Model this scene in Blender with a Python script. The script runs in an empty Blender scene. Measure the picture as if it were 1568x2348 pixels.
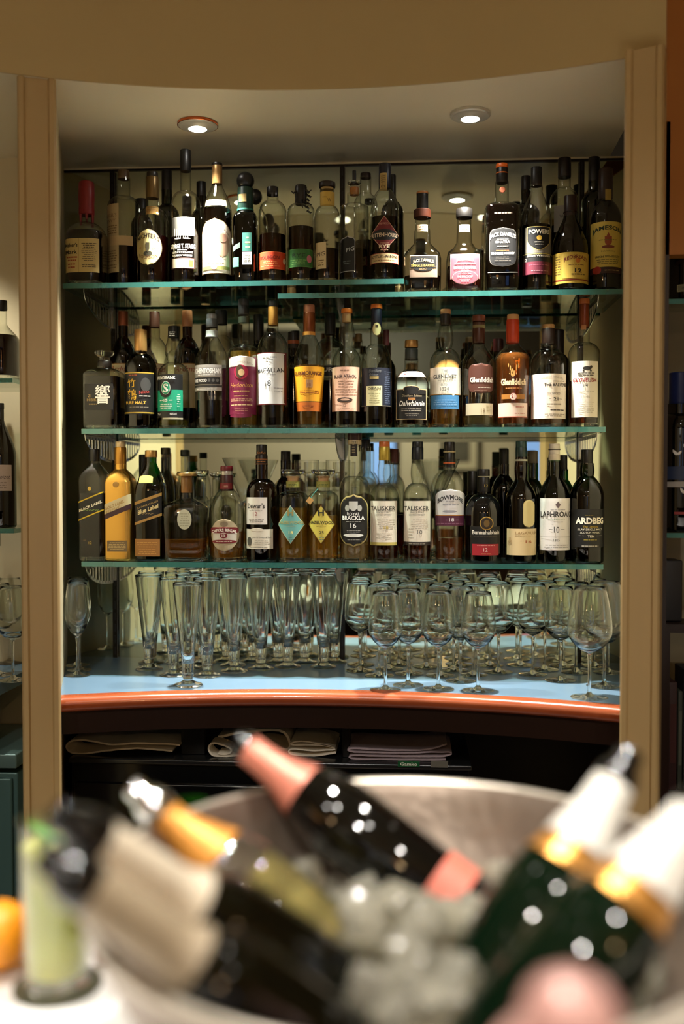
import bpy, bmesh, math, random
from mathutils import Vector, Matrix, Euler, noise

SC = bpy.context.scene
COL = SC.collection
R = math.radians

# ------------------------------------------------------------------ camera
FPX = 35.0/24.0*1568.0
CAM = Vector((0.191, -2.733, 1.45))
CEUL = Euler((R(90-1.6), 0, R(4.0)), 'XYZ')
cd = bpy.data.cameras.new('camera'); cam = bpy.data.objects.new('camera', cd); COL.objects.link(cam)
cam.location = CAM; cam.rotation_euler = CEUL
cd.sensor_fit = 'HORIZONTAL'; cd.sensor_width = 24; cd.lens = 35
cd.clip_start = 0.05; cd.clip_end = 60
cd.dof.use_dof = True; cd.dof.focus_distance = 2.44; cd.dof.aperture_fstop = 1.45; cd.dof.aperture_blades = 0
SC.camera = cam

# ------------------------------------------------------------------ world, light, exposure
SC.view_settings.view_transform = 'Standard'; SC.view_settings.look = 'None'
SC.view_settings.gamma = 1.0; SC.view_settings.use_curve_mapping = False
SC.view_settings.exposure = 0.0
cy = SC.cycles
cy.max_bounces = 32; cy.diffuse_bounces = 4; cy.glossy_bounces = 8; cy.transmission_bounces = 28
cy.transparent_max_bounces = 56; cy.caustics_reflective = False; cy.caustics_refractive = True
cy.sample_clamp_indirect = 14.0; cy.blur_glossy = 0.5
cy.use_denoising = True
W = bpy.data.worlds.new('world'); SC.world = W; W.use_nodes = True
W.node_tree.nodes['Background'].inputs[0].default_value = (1.0, 0.72, 0.42, 1)
W.node_tree.nodes['Background'].inputs[1].default_value = 0.012

SOFFIT_Z = 2.325; COUNTER_Z = 0.965; BAR_Z = 0.933; ROOM_Z = 2.95

def lamp(name, kind, loc, power, color, size=0.03, rot=(0, 0, 0), spot=None, blend=0.5):
    d = bpy.data.lights.new(name, kind); d.energy = power; d.color = color
    if kind == 'AREA':
        d.shape = 'DISK'; d.size = size
    else:
        d.shadow_soft_size = size
    if kind == 'SPOT':
        d.spot_size = R(spot); d.spot_blend = blend
    o = bpy.data.objects.new(name, d); COL.objects.link(o); o.location = loc; o.rotation_euler = rot
    return o

MROT = CEUL.to_matrix()
def ray(px, py):
    return MROT @ Vector(((px-784)/FPX, -(py-1174)/FPX, -1.0))
def at(px, py, Y):
    d = ray(px, py); t = (Y-CAM.y)/d.y
    return CAM + d*t
def atz(px, py, Z):
    d = ray(px, py); t = (Z-CAM.z)/d.z
    return CAM + d*t
def atd(px, py, D):
    return CAM + ray(px, py)*D
def ppm(P):
    return FPX/((MROT.transposed() @ (P-CAM)).z*-1)

COOL = (1.0, 0.97, 0.88); WARM = (1.0, 0.68, 0.34)
DL = [atz(453, 283, SOFFIT_Z), atz(1078, 260, SOFFIT_Z)]       # the recess's two downlights
for i, p in enumerate(DL):
    lamp('downlight_beam', 'SPOT', (p.x, p.y, SOFFIT_Z-0.022), 200, COOL, 0.022, (0, 0, 0), 82, 1.0)
# the other bays' downlights
lamp('downlight_beam', 'SPOT', (-1.05, -0.36, SOFFIT_Z-0.022), 30, COOL, 0.022, (0, 0, 0), 90, 0.6)
# ceiling spots over and around the bar top (fixtures are built further down)
BAR_FILL_SPOTS = [(-0.55, -1.75), (0.15, -1.72), (0.85, -1.75), (-0.2, -2.95), (0.6, -2.95), (-1.1, -1.35), (1.35, -1.4), (-0.9, -3.4), (1.1, -3.4), (0.1, -3.8)]  # later entries added for bottle highlights and aimed as fill on the cloths
for i, (x, y) in enumerate(BAR_FILL_SPOTS):
    lamp('bar_and_fill_beam', 'SPOT', (x, y, ROOM_Z-0.03), (155 if i < 3 else (45 if i < 5 else 80)), (1.0, 0.95, 0.87), 0.03, (0, 0, 0) if i < 3 or 4 < i < 7 else (R(50 if i < 5 else 36), 0, 0), 52 if i < 3 or i > 4 else 44, 0.7)
# warm globe pendants of the room behind the camera
GLOBES = [(-1.5, -4.3, 2.25), (0.45, -4.6, 2.25), (2.0, -4.3, 2.25)]
for p in GLOBES:
    lamp('pendant_glow', 'POINT', (p[0], p[1], p[2]-0.16), 8.5, WARM, 0.05)

lamp('rear_wall_fill', 'AREA', (-0.2, -5.3, 2.9), 62, (1.0, 0.90, 0.72), 1.2, (R(-32), 0, 0))  # added fill without a fixture, brightens the rear wall in the mirror

# ------------------------------------------------------------------ materials
def lin(h):
    h = h.lstrip('#')
    f = lambda c: c/12.92 if c <= 0.04045 else ((c+0.055)/1.055)**2.4
    return tuple(f(int(h[i:i+2], 16)/255) for i in (0, 2, 4)) + (1.0,)
MATS = {}
def newmat(name):
    m = bpy.data.materials.new(name); m.use_nodes = True
    return m, m.node_tree, m.node_tree.nodes['Principled BSDF']
def mat(name, col, rough=0.5, metal=0.0, emit=0, noise_amt=0.0, scale=8.0, bump=0.0, bscale=60.0, col2=None, coat=0.0, trans=0.0, ior=1.5, sss=0.0, stretch=None):
    if name in MATS: return MATS[name]
    m, nt, b = newmat(name)
    c = lin(col)
    b.inputs['Base Color'].default_value = c; b.inputs['Roughness'].default_value = rough
    b.inputs['Metallic'].default_value = metal; b.inputs['IOR'].default_value = ior
    b.inputs['Coat Weight'].default_value = coat; b.inputs['Transmission Weight'].default_value = trans
    if sss: b.inputs['Subsurface Weight'].default_value = sss; b.inputs['Subsurface Radius'].default_value = (.02, .015, .008)
    if emit:
        b.inputs['Emission Color'].default_value = c; b.inputs['Emission Strength'].default_value = emit
    tc = nt.nodes.new('ShaderNodeTexCoord')
    src = tc.outputs['Object']
    if stretch:
        mp = nt.nodes.new('ShaderNodeMapping'); mp.inputs['Scale'].default_value = stretch
        nt.links.new(src, mp.inputs['Vector']); src = mp.outputs['Vector']
    if noise_amt or col2:
        n = nt.nodes.new('ShaderNodeTexNoise'); n.inputs['Scale'].default_value = scale; n.inputs['Detail'].default_value = 5
        nt.links.new(src, n.inputs['Vector'])
        mx = nt.nodes.new('ShaderNodeMix'); mx.data_type = 'RGBA'
        c2 = lin(col2) if col2 else tuple(x*(1-noise_amt) for x in c[:3]) + (1,)
        mx.inputs[6].default_value = c; mx.inputs[7].default_value = c2
        nt.links.new(n.outputs['Fac'], mx.inputs[0]); nt.links.new(mx.outputs[2], b.inputs['Base Color'])
    if bump:
        n2 = nt.nodes.new('ShaderNodeTexNoise'); n2.inputs['Scale'].default_value = bscale
        nt.links.new(src, n2.inputs['Vector'])
        bp = nt.nodes.new('ShaderNodeBump'); bp.inputs['Strength'].default_value = bump; bp.inputs['Distance'].default_value = 0.002
        nt.links.new(n2.outputs['Fac'], bp.inputs['Height']); nt.links.new(bp.outputs['Normal'], b.inputs['Normal'])
    MATS[name] = m
    return m
def thin(name, tint, edge=0.55, f0=0.07, rough=0.012, power=3.2):
    """thin clear sheet: tinted pass-through, Schlick reflection, more absorption where the wall is seen edge-on"""
    if name in MATS: return MATS[name]
    m = bpy.data.materials.new(name); m.use_nodes = True; nt = m.node_tree; nt.nodes.clear()
    out = nt.nodes.new('ShaderNodeOutputMaterial'); mix = nt.nodes.new('ShaderNodeMixShader')
    tr = nt.nodes.new('ShaderNodeBsdfTransparent'); gl = nt.nodes.new('ShaderNodeBsdfGlossy')
    gl.inputs['Roughness'].default_value = rough
    lw = nt.nodes.new('ShaderNodeLayerWeight'); lw.inputs['Blend'].default_value = 0.5
    pw = nt.nodes.new('ShaderNodeMath'); pw.operation = 'POWER'; pw.inputs[1].default_value = power
    ma = nt.nodes.new('ShaderNodeMath'); ma.operation = 'MULTIPLY_ADD'; ma.inputs[1].default_value = 0.85-f0; ma.inputs[2].default_value = f0
    p2 = nt.nodes.new('ShaderNodeMath'); p2.operation = 'POWER'; p2.inputs[1].default_value = 2.2
    mc = nt.nodes.new('ShaderNodeMix'); mc.data_type = 'RGBA'
    c = lin(tint); mc.inputs[6].default_value = c; mc.inputs[7].default_value = tuple(x**1.6*edge for x in c[:3]) + (1,)
    L = nt.links.new
    L(lw.outputs['Facing'], pw.inputs[0]); L(pw.outputs[0], ma.inputs[0]); L(ma.outputs[0], mix.inputs[0])
    L(lw.outputs['Facing'], p2.inputs[0]); L(p2.outputs[0], mc.inputs[0]); L(mc.outputs[2], tr.inputs[0])
    L(tr.outputs[0], mix.inputs[1]); L(gl.outputs[0], mix.inputs[2]); L(mix.outputs[0], out.inputs[0])
    MATS[name] = m
    return m
def paper(h, metal=0.0, rough=0.5):
    return mat('paper_%s_%d' % (h.lstrip('#'), int(metal*10)), h, rough, metal)
def liquid(h):
    """spirit: refracting body that also lets part of the light straight through"""
    k = 'liquid_'+h.lstrip('#')
    if k in MATS: return MATS[k]
    m, nt, b = newmat(k); c = lin(h); pale = max(c[:3]) > .25; c = tuple(min(1, x**(.5 if pale else .95)*1.1) for x in c[:3]) + (1,)
    b.inputs['Base Color'].default_value = c; b.inputs['Roughness'].default_value = 0; b.inputs['IOR'].default_value = 1.34
    b.inputs['Transmission Weight'].default_value = .84 if pale else .97
    tr = nt.nodes.new('ShaderNodeBsdfTransparent'); tr.inputs[0].default_value = c
    mx = nt.nodes.new('ShaderNodeMixShader'); mx.inputs[0].default_value = .68 if pale else .8; out = nt.nodes['Material Output']
    nt.links.new(tr.outputs[0], mx.inputs[1]); nt.links.new(b.outputs[0], mx.inputs[2]); nt.links.new(mx.outputs[0], out.inputs[0])
    MATS[k] = m
    return m

M_CREAM = mat('cream_wall_paint', 'd8c8a0', 0.55, noise_amt=0.10, scale=3, bump=0.08, bscale=120)
M_SOFFIT = mat('cream_satin_soffit_paint', 'f2e6c6', 0.32, noise_amt=0.10, scale=2.5, bump=0.05, bscale=40)
M_PILLAR = mat('cream_painted_wood', 'c4a672', 0.5, noise_amt=0.14, scale=5, bump=0.1, bscale=60, stretch=(1, 1, .15))
M_MIRROR = mat('silvered_mirror', 'd3dac4', 0.004, 1.0)
M_BLUE = mat('blue_grey_laminate', '69859c', 0.25, noise_amt=0.08, scale=20)
M_WOOD = mat('orange_varnished_wood', 'b9603a', 0.22, coat=0.5, col2='8e3f20', scale=6, stretch=(1, 8, 8))
M_DWOOD = mat('dark_brown_wood', '26140c', 0.35, noise_amt=0.3, scale=8, stretch=(1, 8, 8))
M_BLACK = mat('black_paint', '060606', 0.35)
M_BLACKG = mat('black_gloss_steel', '070809', 0.18)
M_CHROME = mat('brushed_chrome', 'b8b8b4', 0.22, 1.0)
M_STD = mat('dark_anodised_strip', '2b2723', 0.35, 0.8)
M_SHELF = thin('clear_shelf_glass', 'f2faf5', edge=0.85, f0=0.08)
M_SHELFEDGE = mat('green_glass_edge', '6fb9ae', 0.10, trans=0.55, ior=1.45, coat=1.0, col2='3a8a84', scale=5, stretch=(3, 1, 1))
M_GLASS = thin('clear_stemware_glass', 'fcfdfb', edge=0.62, f0=0.075, power=2.0)
M_SOLID = mat('solid_clear_glass', 'fbfdfa', 0.0, trans=1.0, ior=1.48)
BODY = {'clear': thin('clear_bottle_glass', 'f8faf6', edge=0.45, f0=0.045, power=2.6),
        'dark': thin('smoky_bottle_glass', '4a4438', edge=0.2, f0=0.06),
        'brown': thin('brown_bottle_glass', '6a3212', edge=0.2, f0=0.06),
        'green': thin('green_bottle_glass', '1f7a3c', edge=0.25, f0=0.06),
        'dgreen': thin('dark_green_bottle_glass', '1c4a22', edge=0.2, f0=0.06),
        'black': mat('black_bottle_glass', '050505', 0.04, coat=0.3),
        'gold': mat('gold_lacquered_bottle', 'd8a850', 0.25, 0.85),
        'frost': mat('frosted_bottle_glass', 'cfc9b4', 0.5, trans=0.6)}

# ------------------------------------------------------------------ mesh helpers
def link(o, parent=None):
    COL.objects.link(o)
    if parent is not None: o.parent = parent
    return o
def meshobj(name, verts, faces, mats, parent=None, smooth=True, fm=None, angle=40):
    me = bpy.data.meshes.new(name); me.from_pydata([tuple(v) for v in verts], [], faces)
    if not isinstance(mats, (list, tuple)): mats = [mats]
    for m in mats: me.materials.append(m)
    if fm is not None: me.polygons.foreach_set('material_index', fm)
    if smooth:
        me.polygons.foreach_set('use_smooth', [True]*len(me.polygons))
        try: me.set_sharp_from_angle(angle=R(angle))
        except Exception: pass
    me.update()
    return link(bpy.data.objects.new(name, me), parent)
def tag(o, label=None, cat=None, group=None, kind=None):
    if label: o['label'] = label
    if cat: o['category'] = cat
    if group: o['group'] = group
    if kind: o['kind'] = kind
    return o
def empty(name, loc=(0, 0, 0), rz=0.0, label=None, cat=None, group=None):
    o = link(bpy.data.objects.new(name, None)); o.location = loc; o.rotation_euler = (0, 0, rz); o.empty_display_size = 0.02
    return tag(o, label, cat, group)
def dup(root, loc, rz=0.0, label=None, group=None, scale=None):
    r = root.copy(); COL.objects.link(r); r.location = loc; r.rotation_euler = (0, 0, rz)
    if label: r['label'] = label
    if group: r['group'] = group
    if scale: r.scale = (scale,)*3
    for ch in list(root.children):
        c = ch.copy(); COL.objects.link(c); c.parent = r
        for g in list(ch.children):
            d = g.copy(); COL.objects.link(d); d.parent = c
    return r
class MB:
    """collects shapes that make up one mesh"""
    def __init__(s): s.v = []; s.f = []; s.m = []
    def add(s, vs, fs, m=0):
        k = len(s.v); s.v += [Vector(p) for p in vs]; s.f += [tuple(i+k for i in f) for f in fs]; s.m += [m]*len(fs); return s
    def box(s, a, b, m=0, bev=0.0):
        if bev:
            bm = bmesh.new(); bmesh.ops.create_cube(bm, size=1)
            for v in bm.verts: v.co = Vector([(a[i]+b[i])/2+v.co[i]*(b[i]-a[i]) for i in range(3)])
            bmesh.ops.bevel(bm, geom=bm.edges[:], offset=bev, segments=3, profile=0.5, affect='EDGES')
            bm.verts.index_update()
            s.add([v.co.copy() for v in bm.verts], [[v.index for v in f.verts] for f in bm.faces], m); bm.free(); return s
        x0, y0, z0 = a; x1, y1, z1 = b
        return s.add([(x0,y0,z0),(x1,y0,z0),(x1,y1,z0),(x0,y1,z0),(x0,y0,z1),(x1,y0,z1),(x1,y1,z1),(x0,y1,z1)],
                     [(0,3,2,1),(4,5,6,7),(0,1,5,4),(1,2,6,5),(2,3,7,6),(3,0,4,7)], m)
    def prism(s, poly, z0, z1, m=0, mside=None):
        n = len(poly)
        s.add([(p[0], p[1], z0) for p in poly]+[(p[0], p[1], z1) for p in poly],
              [tuple(range(n))[::-1], tuple(range(n, 2*n))], m)
        k = len(s.v)-2*n
        for i in range(n):
            j = (i+1) % n; s.f.append((k+i, k+j, k+n+j, k+n+i)); s.m.append(m if mside is None else mside)
        return s
    def lathe(s, prof, seg=36, m=0, n=2.0, dep=1.0, close=False, org=(0, 0, 0), tw=0.0):
        """prof: (r, z) or (r, z, exponent) going up"""
        k = len(s.v); vs = []
        for p in prof:
            r, z = p[0], p[1]; e = p[2] if len(p) > 2 else n
            for i in range(seg):
                t = 2*math.pi*i/seg+tw*z; c, q = math.cos(t), math.sin(t)
                x = r*math.copysign(abs(c)**(2/e), c); y = r*math.copysign(abs(q)**(2/e), q)*dep
                vs.append((x+org[0], y+org[1], z+org[2]))
        fs = []
        for a in range(len(prof)-1):
            for i in range(seg):
                j = (i+1) % seg; fs.append((a*seg+i, a*seg+j, (a+1)*seg+j, (a+1)*seg+i))
        if close:
            fs.append(tuple(range(seg))[::-1]); q = (len(prof)-1)*seg; fs.append(tuple(range(q, q+seg)))
        return s.add(vs, fs, m)
    def tube(s, pts, rad, seg=10, m=0):
        pts = [Vector(p) for p in pts]; vs = []; up = Vector((0, 0, 1))
        for i, p in enumerate(pts):
            d = (pts[min(i+1, len(pts)-1)]-pts[max(i-1, 0)]).normalized()
            a = d.cross(up if abs(d.z) < .95 else Vector((1, 0, 0))).normalized(); b = d.cross(a)
            r = rad[i] if isinstance(rad, (list, tuple)) else rad
            for j in range(seg):
                t = 2*math.pi*j/seg; vs.append(p+a*math.cos(t)*r+b*math.sin(t)*r)
        fs = [(a*seg+i, a*seg+(i+1) % seg, (a+1)*seg+(i+1) % seg, (a+1)*seg+i) for a in range(len(pts)-1) for i in range(seg)]
        fs += [tuple(range(seg)), tuple(range(len(vs)-seg, len(vs)))[::-1]]
        return s.add(vs, fs, m)
    def build(s, name, mats, parent=None, smooth=True, angle=40):
        return meshobj(name, s.v, s.f, mats, parent, smooth, s.m, angle)

# ------------------------------------------------------------------ the setting
AC = Vector((0.0, -2.26))            # centre of the curved bar wall
def arc(rad, a0, a1, n=40):
    return [(AC.x+rad*math.sin(R(a0+(a1-a0)*i/n)), AC.y+rad*math.cos(R(a0+(a1-a0)*i/n))) for i in range(n+1)]
def struct(o): o['kind'] = 'structure'; return o

# soffit slab over the recess with its curved fascia
poly = arc(1.755, -52, 23.6) + [(0.72, 0.12), (-1.9, 0.12)]
struct(MB().prism(poly, SOFFIT_Z, ROOM_Z, 0).build('ceiling_soffit', [M_SOFFIT], smooth=True, angle=30))
o = MB().prism(arc(1.7545, -52, 23.6) + arc(1.7495, -52, 23.6)[::-1], SOFFIT_Z-0.001, ROOM_Z).build('wall_fascia', [mat('warm_cream_fascia_paint', 'c6ad78', .55, noise_amt=.08, scale=3, bump=.06, bscale=120)], angle=30); struct(o)

# main mirror behind the shelves
MX0, MX1 = -0.778, 0.80
zt = at(800, 382, 0).z
o = MB().box((MX0, 0, COUNTER_Z-0.01), (MX1, 0.006, zt)).build('wall_mirror', [M_MIRROR], smooth=False); struct(o)
struct(MB().box((MX0-.3, 0.008, 0), (MX1+.3, 0.06, SOFFIT_Z)).build('wall_back', [M_CREAM], smooth=False))
struct(MB().box((MX0, -0.004, zt), (MX1, 0.0075, zt+0.006)).build('trim_1', [M_STD], smooth=False))
# the strip of wall between mirror and soffit
struct(MB().box((MX0, -0.001, zt+0.006), (MX1, 0.0075, SOFFIT_Z)).build('trim_2', [M_SOFFIT], smooth=False))
# recess side walls, fanning out
def wallquad(name, p, q, th, z0, z1, m):
    p = Vector(p); q = Vector(q); n = Vector((-(q-p).y, (q-p).x)).normalized()*th
    return struct(MB().prism([p, q, q+n, p+n], z0, z1).build(name, [m], smooth=False))
PL = at(133, 900, -0.57).x
wallquad('wall_left', (-0.774, 0.0), (-0.592, -0.575), -0.02, 0.0, SOFFIT_Z, M_CREAM)
wallquad('wall_right', (0.80, 0.0), (0.665, -0.58), 0.02, 0.0, SOFFIT_Z, M_CREAM)

# the two moulded pillars standing proud of the recess
def pillar(name, cx, cy, w, rz):
    sec = [(-w/2, 0.03), (-w/2, -.012), (-w/2+.004, -.018), (-w/2+.013, -.018), (-w/2+.017, -.010), (-w/2+.021, -.010),
           (w/2-.021, -.010), (w/2-.017, -.010), (w/2-.013, -.018), (w/2-.004, -.018), (w/2, -.012), (w/2, 0.03)]
    c, s = math.cos(rz), math.sin(rz)
    pl = [(cx+x*c-y*s, cy+x*s+y*c) for x, y in sec]
    return struct(MB().prism(pl, 0.0, SOFFIT_Z-0.0005).build(name, [M_PILLAR], smooth=True, angle=25))
pL = at(90, 900, -0.60); pR = at(1473, 900, -0.66)
pillar('pillar_left', pL.x, pL.y, 0.080, R(18)); pillar('pillar_right', pR.x, pR.y, 0.077, R(-20))

# back counter: blue laminate top, wooden bullnose rim, dark apron
def wedge(r_in, z0, z1, m, a0=-19.5, a1=21.1, back=-0.0005):
    a = arc(r_in, a0, a1)
    return [(x, y) for x, y in a] + [(MX1-.074, -0.30), (MX1-.004, -.012), (MX1-.001, back), (MX0+.005, back), (MX0+.005, -.02), (-.69, -.30)]
ct = empty('back_counter', (0, 0, 0), label='curved back bar counter with blue grey top and orange wooden rim', cat='counter')
MB().prism(wedge(1.86, 0, 0, 0), COUNTER_Z-0.03, COUNTER_Z).build('worktop', [M_BLUE], ct, angle=30)
# bullnose rim swept along the arc
def sweep(sec, a0, a1, m, name, parent, n=48):
    vs = []; k = len(sec)
    for i in range(n+1):
        a = R(a0+(a1-a0)*i/n)
        for r, z in sec: vs.append((AC.x+r*math.sin(a), AC.y+r*math.cos(a), z))
    fs = [(i*k+j, i*k+(j+1) % k, (i+1)*k+(j+1) % k, (i+1)*k+j) for i in range(n) for j in range(k)]
    fs += [tuple(range(k)), tuple(range(n*k, n*k+k))[::-1]]
    return meshobj(name, vs, fs, m, parent, True)
sec = [(1.86, COUNTER_Z+.0008)] + [(1.834-.017*math.sin(t), COUNTER_Z-.016+.0175*math.cos(t)) for t in [math.pi*i/10 for i in range(11)]] + [(1.86, COUNTER_Z-.034)]
sweep(sec, -19.6, 21.4, [M_WOOD], 'wooden_rim', ct)
sweep([(1.835, COUNTER_Z-.034), (1.835, COUNTER_Z-.085), (1.86, COUNTER_Z-.085), (1.86, COUNTER_Z-.034)], -19.4, 21.4, [M_DWOOD], 'apron', ct)
# dark back and floor of the space below
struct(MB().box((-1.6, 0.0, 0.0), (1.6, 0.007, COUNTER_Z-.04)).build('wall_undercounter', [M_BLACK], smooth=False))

# bottle cooler under the counter
Yc = -0.385; a = at(160, 1738, Yc); b = at(1078, 1738, Yc)
cl = empty('bottle_cooler', ((a.x+b.x)/2, -0.2, 0), label='long black bottle cooler under the curved back counter', cat='cooler')
cx = (a.x+b.x)/2; hw = (b.x-a.x)/2; zc = a.z
MB().box((-hw, Yc+.2+.012, 0.12), (hw, .19, zc-.012), bev=.004).build('cabinet', [M_BLACKG], cl)
MB().box((-hw-.004, Yc+.2, zc-.012), (hw+.004, .19, zc), bev=.003).build('cabinet_top', [mat('dark_steel_top', '55585a', .25, .9)], cl)
for s in (-1, 1): MB().box((min(s*.004, s*(hw-.01)), Yc+.2, .14), (max(s*.004, s*(hw-.01)), Yc+.2+.011, zc-.06), bev=.003).build('door', [M_BLACKG], cl)
# (its badge and plate are added once lettering exists)

# front bar top: white, in the near foreground
bt = empty('bar_counter', (0, -2.0, 0), label='white topped front bar counter with dark panelled front', cat='counter')
M_WHITE = mat('white_bar_top', 'f4f2ee', 0.35, noise_amt=.05, scale=4)
YB0, YB1 = -2.42, -1.615
MB().box((-1.7, YB0+2, BAR_Z-.04), (1.7, YB1+2, BAR_Z), bev=.008).build('bar_top', [M_WHITE], bt)
MB().box((-1.66, YB0+2+.08, 0.0), (1.66, YB1+2-.06, BAR_Z-.04)).build('bar_front', [M_DWOOD], bt, smooth=False)

# room shell
M_FLOOR = mat('dark_timber_floor', '3a2415', .4, col2='25150b', scale=4, stretch=(8, 1, 1))
struct(MB().box((-3.2, -6.6, -0.04), (3.2, 0.06, 0)).build('floor', [M_FLOOR], smooth=False))
struct(MB().box((-3.2, -6.6, ROOM_Z), (3.2, 0.12, ROOM_Z+.04)).build('ceiling', [M_CREAM], smooth=False))
struct(MB().box((-3.24, -6.6, 0), (-3.2, 0.12, ROOM_Z)).build('wall_far_left', [M_CREAM], smooth=False))
struct(MB().box((3.2, -6.6, 0), (3.24, 0.12, ROOM_Z)).build('wall_far_right', [M_CREAM], smooth=False))
YR = -6.5
struct(MB().box((-3.2, YR-.04, 0), (3.2, YR, ROOM_Z)).build('wall_rear', [mat('rear_wall_paint', 'cbc5ba', .6, noise_amt=.12, scale=2)], smooth=False))
def mir(px, py, Y=YR):
    p = at(px, py, -Y); return Vector((p.x, Y, p.z))
# rear wall: dark beam, glowing windows of evening blue, pale glow panels, pictures (all seen in the mirror)
a = mir(600, 760); b = mir(1330, 865)
struct(MB().box((min(a.x, b.x)-.3, YR+.002, b.z), (max(a.x, b.x)+.2, YR+.12, a.z)).build('trim_3', [mat('dark_beam', '17120f', .5)], smooth=False))
M_DUSK = mat('evening_window_light', '7fa6f2', .3, emit=1.1)
M_PALEGLOW = mat('pale_glow_panel', 'd8e4ee', .3, emit=.55)  # pale glowing panels put in for whitish glare in the mirror
def window(name, x0, y0, x1, y1, m):
    a = mir(x0, y0); b = mir(x1, y1); lo = (min(a.x, b.x), b.z); hi = (max(a.x, b.x), a.z)
    w = struct(MB().box((lo[0], YR+.002, lo[1]), (hi[0], YR+.01, hi[1])).build(name, [m], smooth=False))
    f = MB()
    for q in ((lo[0]-.04, lo[1]-.04, lo[0], hi[1]+.04), (hi[0], lo[1]-.04, hi[0]+.04, hi[1]+.04), (lo[0], lo[1]-.04, hi[0], lo[1]), (lo[0], hi[1], hi[0], hi[1]+.04)):
        f.box((q[0], YR+.002, q[1]), (q[2], YR+.04, q[3]))
    f.build('window_frame', [M_DWOOD], w, smooth=False)
window('window_1', 1196, 660, 1262, 1130, M_DUSK)
window('window_2', 838, 985, 905, 1105, M_DUSK)
window('glow_panel_3', 770, 880, 1000, 945, M_PALEGLOW)
window('glow_panel_4', 425, 640, 640, 722, M_PALEGLOW)
struct(MB().box((-3.1, YR+.002, 0), (3.1, YR+.03, .95)).build('wall_rear_panelling', [M_DWOOD], smooth=False))
def picture(x0, y0, x1, y1, label):
    a = mir(x0, y0); b = mir(x1, y1); lo = (min(a.x, b.x), b.z); hi = (max(a.x, b.x), a.z)
    e = empty('framed_picture', ((lo[0]+hi[0])/2, YR+.001, lo[1]), label=label, cat='picture'); w = (hi[0]-lo[0])/2; h = hi[1]-lo[1]
    f = MB()
    for q in ((-w, 0, -w+.035, h), (w-.035, 0, w, h), (-w+.035, 0, w-.035, .035), (-w+.035, h-.035, w-.035, h)): f.box((q[0], 0.002, q[1]), (q[2], .03, q[3]))
    f.build('frame', [M_BLACK], e, smooth=False)
    MB().box((-w+.03, .002, .03), (w-.03, .012, h-.03)).build('mount', [paper('c9c3b4')], e, smooth=False)
    MB().box((-w+.1, .012, .1), (w-.1, .015, h-.1)).build('print', [mat('grey_print', '6b6a66', .5, col2='2a2c2e', scale=7)], e, smooth=False)
picture(1010, 985, 1102, 1085, 'black framed picture on rear wall reflected in the mirror')

# left neighbouring bay
struct(MB().box((-1.7, -0.10, 0), (-0.80, -0.06, SOFFIT_Z)).build('wall_left_bay', [M_CREAM], smooth=False))
lc = empty('side_counter', (-1.2, -0.3, 0), label='blue topped counter with wooden rim left of the pillar', cat='counter')
MB().box((-.5, -.17, COUNTER_Z-.03), (.39, .199, COUNTER_Z)).build('worktop', [M_BLUE], lc, smooth=False)
MB().box((-.5, -.20, COUNTER_Z-.032), (.39, -.17, COUNTER_Z+.001), bev=.008).build('wooden_rim', [M_WOOD], lc)
MB().box((-.5, -.19, COUNTER_Z-.09), (.39, -.17, COUNTER_Z-.033)).build('apron', [M_DWOOD], lc, smooth=False)
a = at(0, 1730, -.42); b = at(37, 1730, -.42)
fr = empty('undercounter_fridge', (b.x-.3, -.2, 0), label='grey green steel fridge under the left counter', cat='fridge')
M_TEAL = mat('teal_grey_steel', '4f6e6b', .35, .3)
MB().box((-.3, -.20, .1), (.295, .08, b.z-.05), bev=.004).build('cabinet', [M_TEAL], fr)
MB().box((-.3, -.215, .12), (.285, -.201, b.z-.06), bev=.005).build('door', [M_TEAL], fr)
MB().box((-.3, -.22, b.z-.035), (.30, .08, b.z), bev=.004).build('lid', [mat('light_teal_steel', '6a8582', .3, .3)], fr)

# right neighbouring bay: dark shelving with an amber wall above
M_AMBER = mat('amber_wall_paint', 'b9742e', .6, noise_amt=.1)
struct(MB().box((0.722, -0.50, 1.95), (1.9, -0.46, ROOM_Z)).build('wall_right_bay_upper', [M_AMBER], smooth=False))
struct(MB().box((0.80, -0.16, 0), (1.9, -0.12, 1.95)).build('wall_right_bay', [mat('drab_bay_paint', '8f8468', .6, noise_amt=.2)], smooth=False))  # duller, darker tone than the cream walls
struct(MB().box((0.80, -0.459, 1.951), (1.9, -0.16, 1.99)).build('ceiling_right_bay', [M_CREAM], smooth=False))
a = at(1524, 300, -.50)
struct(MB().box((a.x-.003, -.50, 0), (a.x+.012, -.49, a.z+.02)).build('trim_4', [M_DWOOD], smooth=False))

# ------------------------------------------------------------------ glass shelves, uprights and brackets
YS = -0.285                           # front edge of the shelves
SH = {}
def shelf(key, x0, x1, ytop, label, th=.0125, depth=.262, group='glass shelves of the main recess', yf=YS):
    a = at(x0, ytop, yf); b = at(x1, ytop, yf); z = at(785, ytop, yf).z; SH[key] = z
    w = (b.x-a.x)/2; e = .0012
    s = empty('glass_shelf', ((a.x+b.x)/2, yf+depth/2, z-th), label=label, cat='shelf', group=group)
    d = depth/2
    m = MB()
    m.add([(-w,-d,th),(w,-d,th),(w,d,th),(-w,d,th),(-w,-d,0),(w,-d,0),(w,d,0),(-w,d,0)], [(0,1,2,3),(7,6,5,4)], 0)
    m.build('glass_pane', [M_SHELF], s, smooth=False)
    g = MB()
    for q in (((-w-e,-d-e,0),(w+e,-d,th)), ((-w-e,d,0),(w+e,d+e,th)), ((-w-e,-d,0),(-w,d,th)), ((w,-d,0),(w+e,d,th))): g.box(*q)
    g.build('polished_edge', [M_SHELFEDGE], s, smooth=False)
    return s
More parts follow.
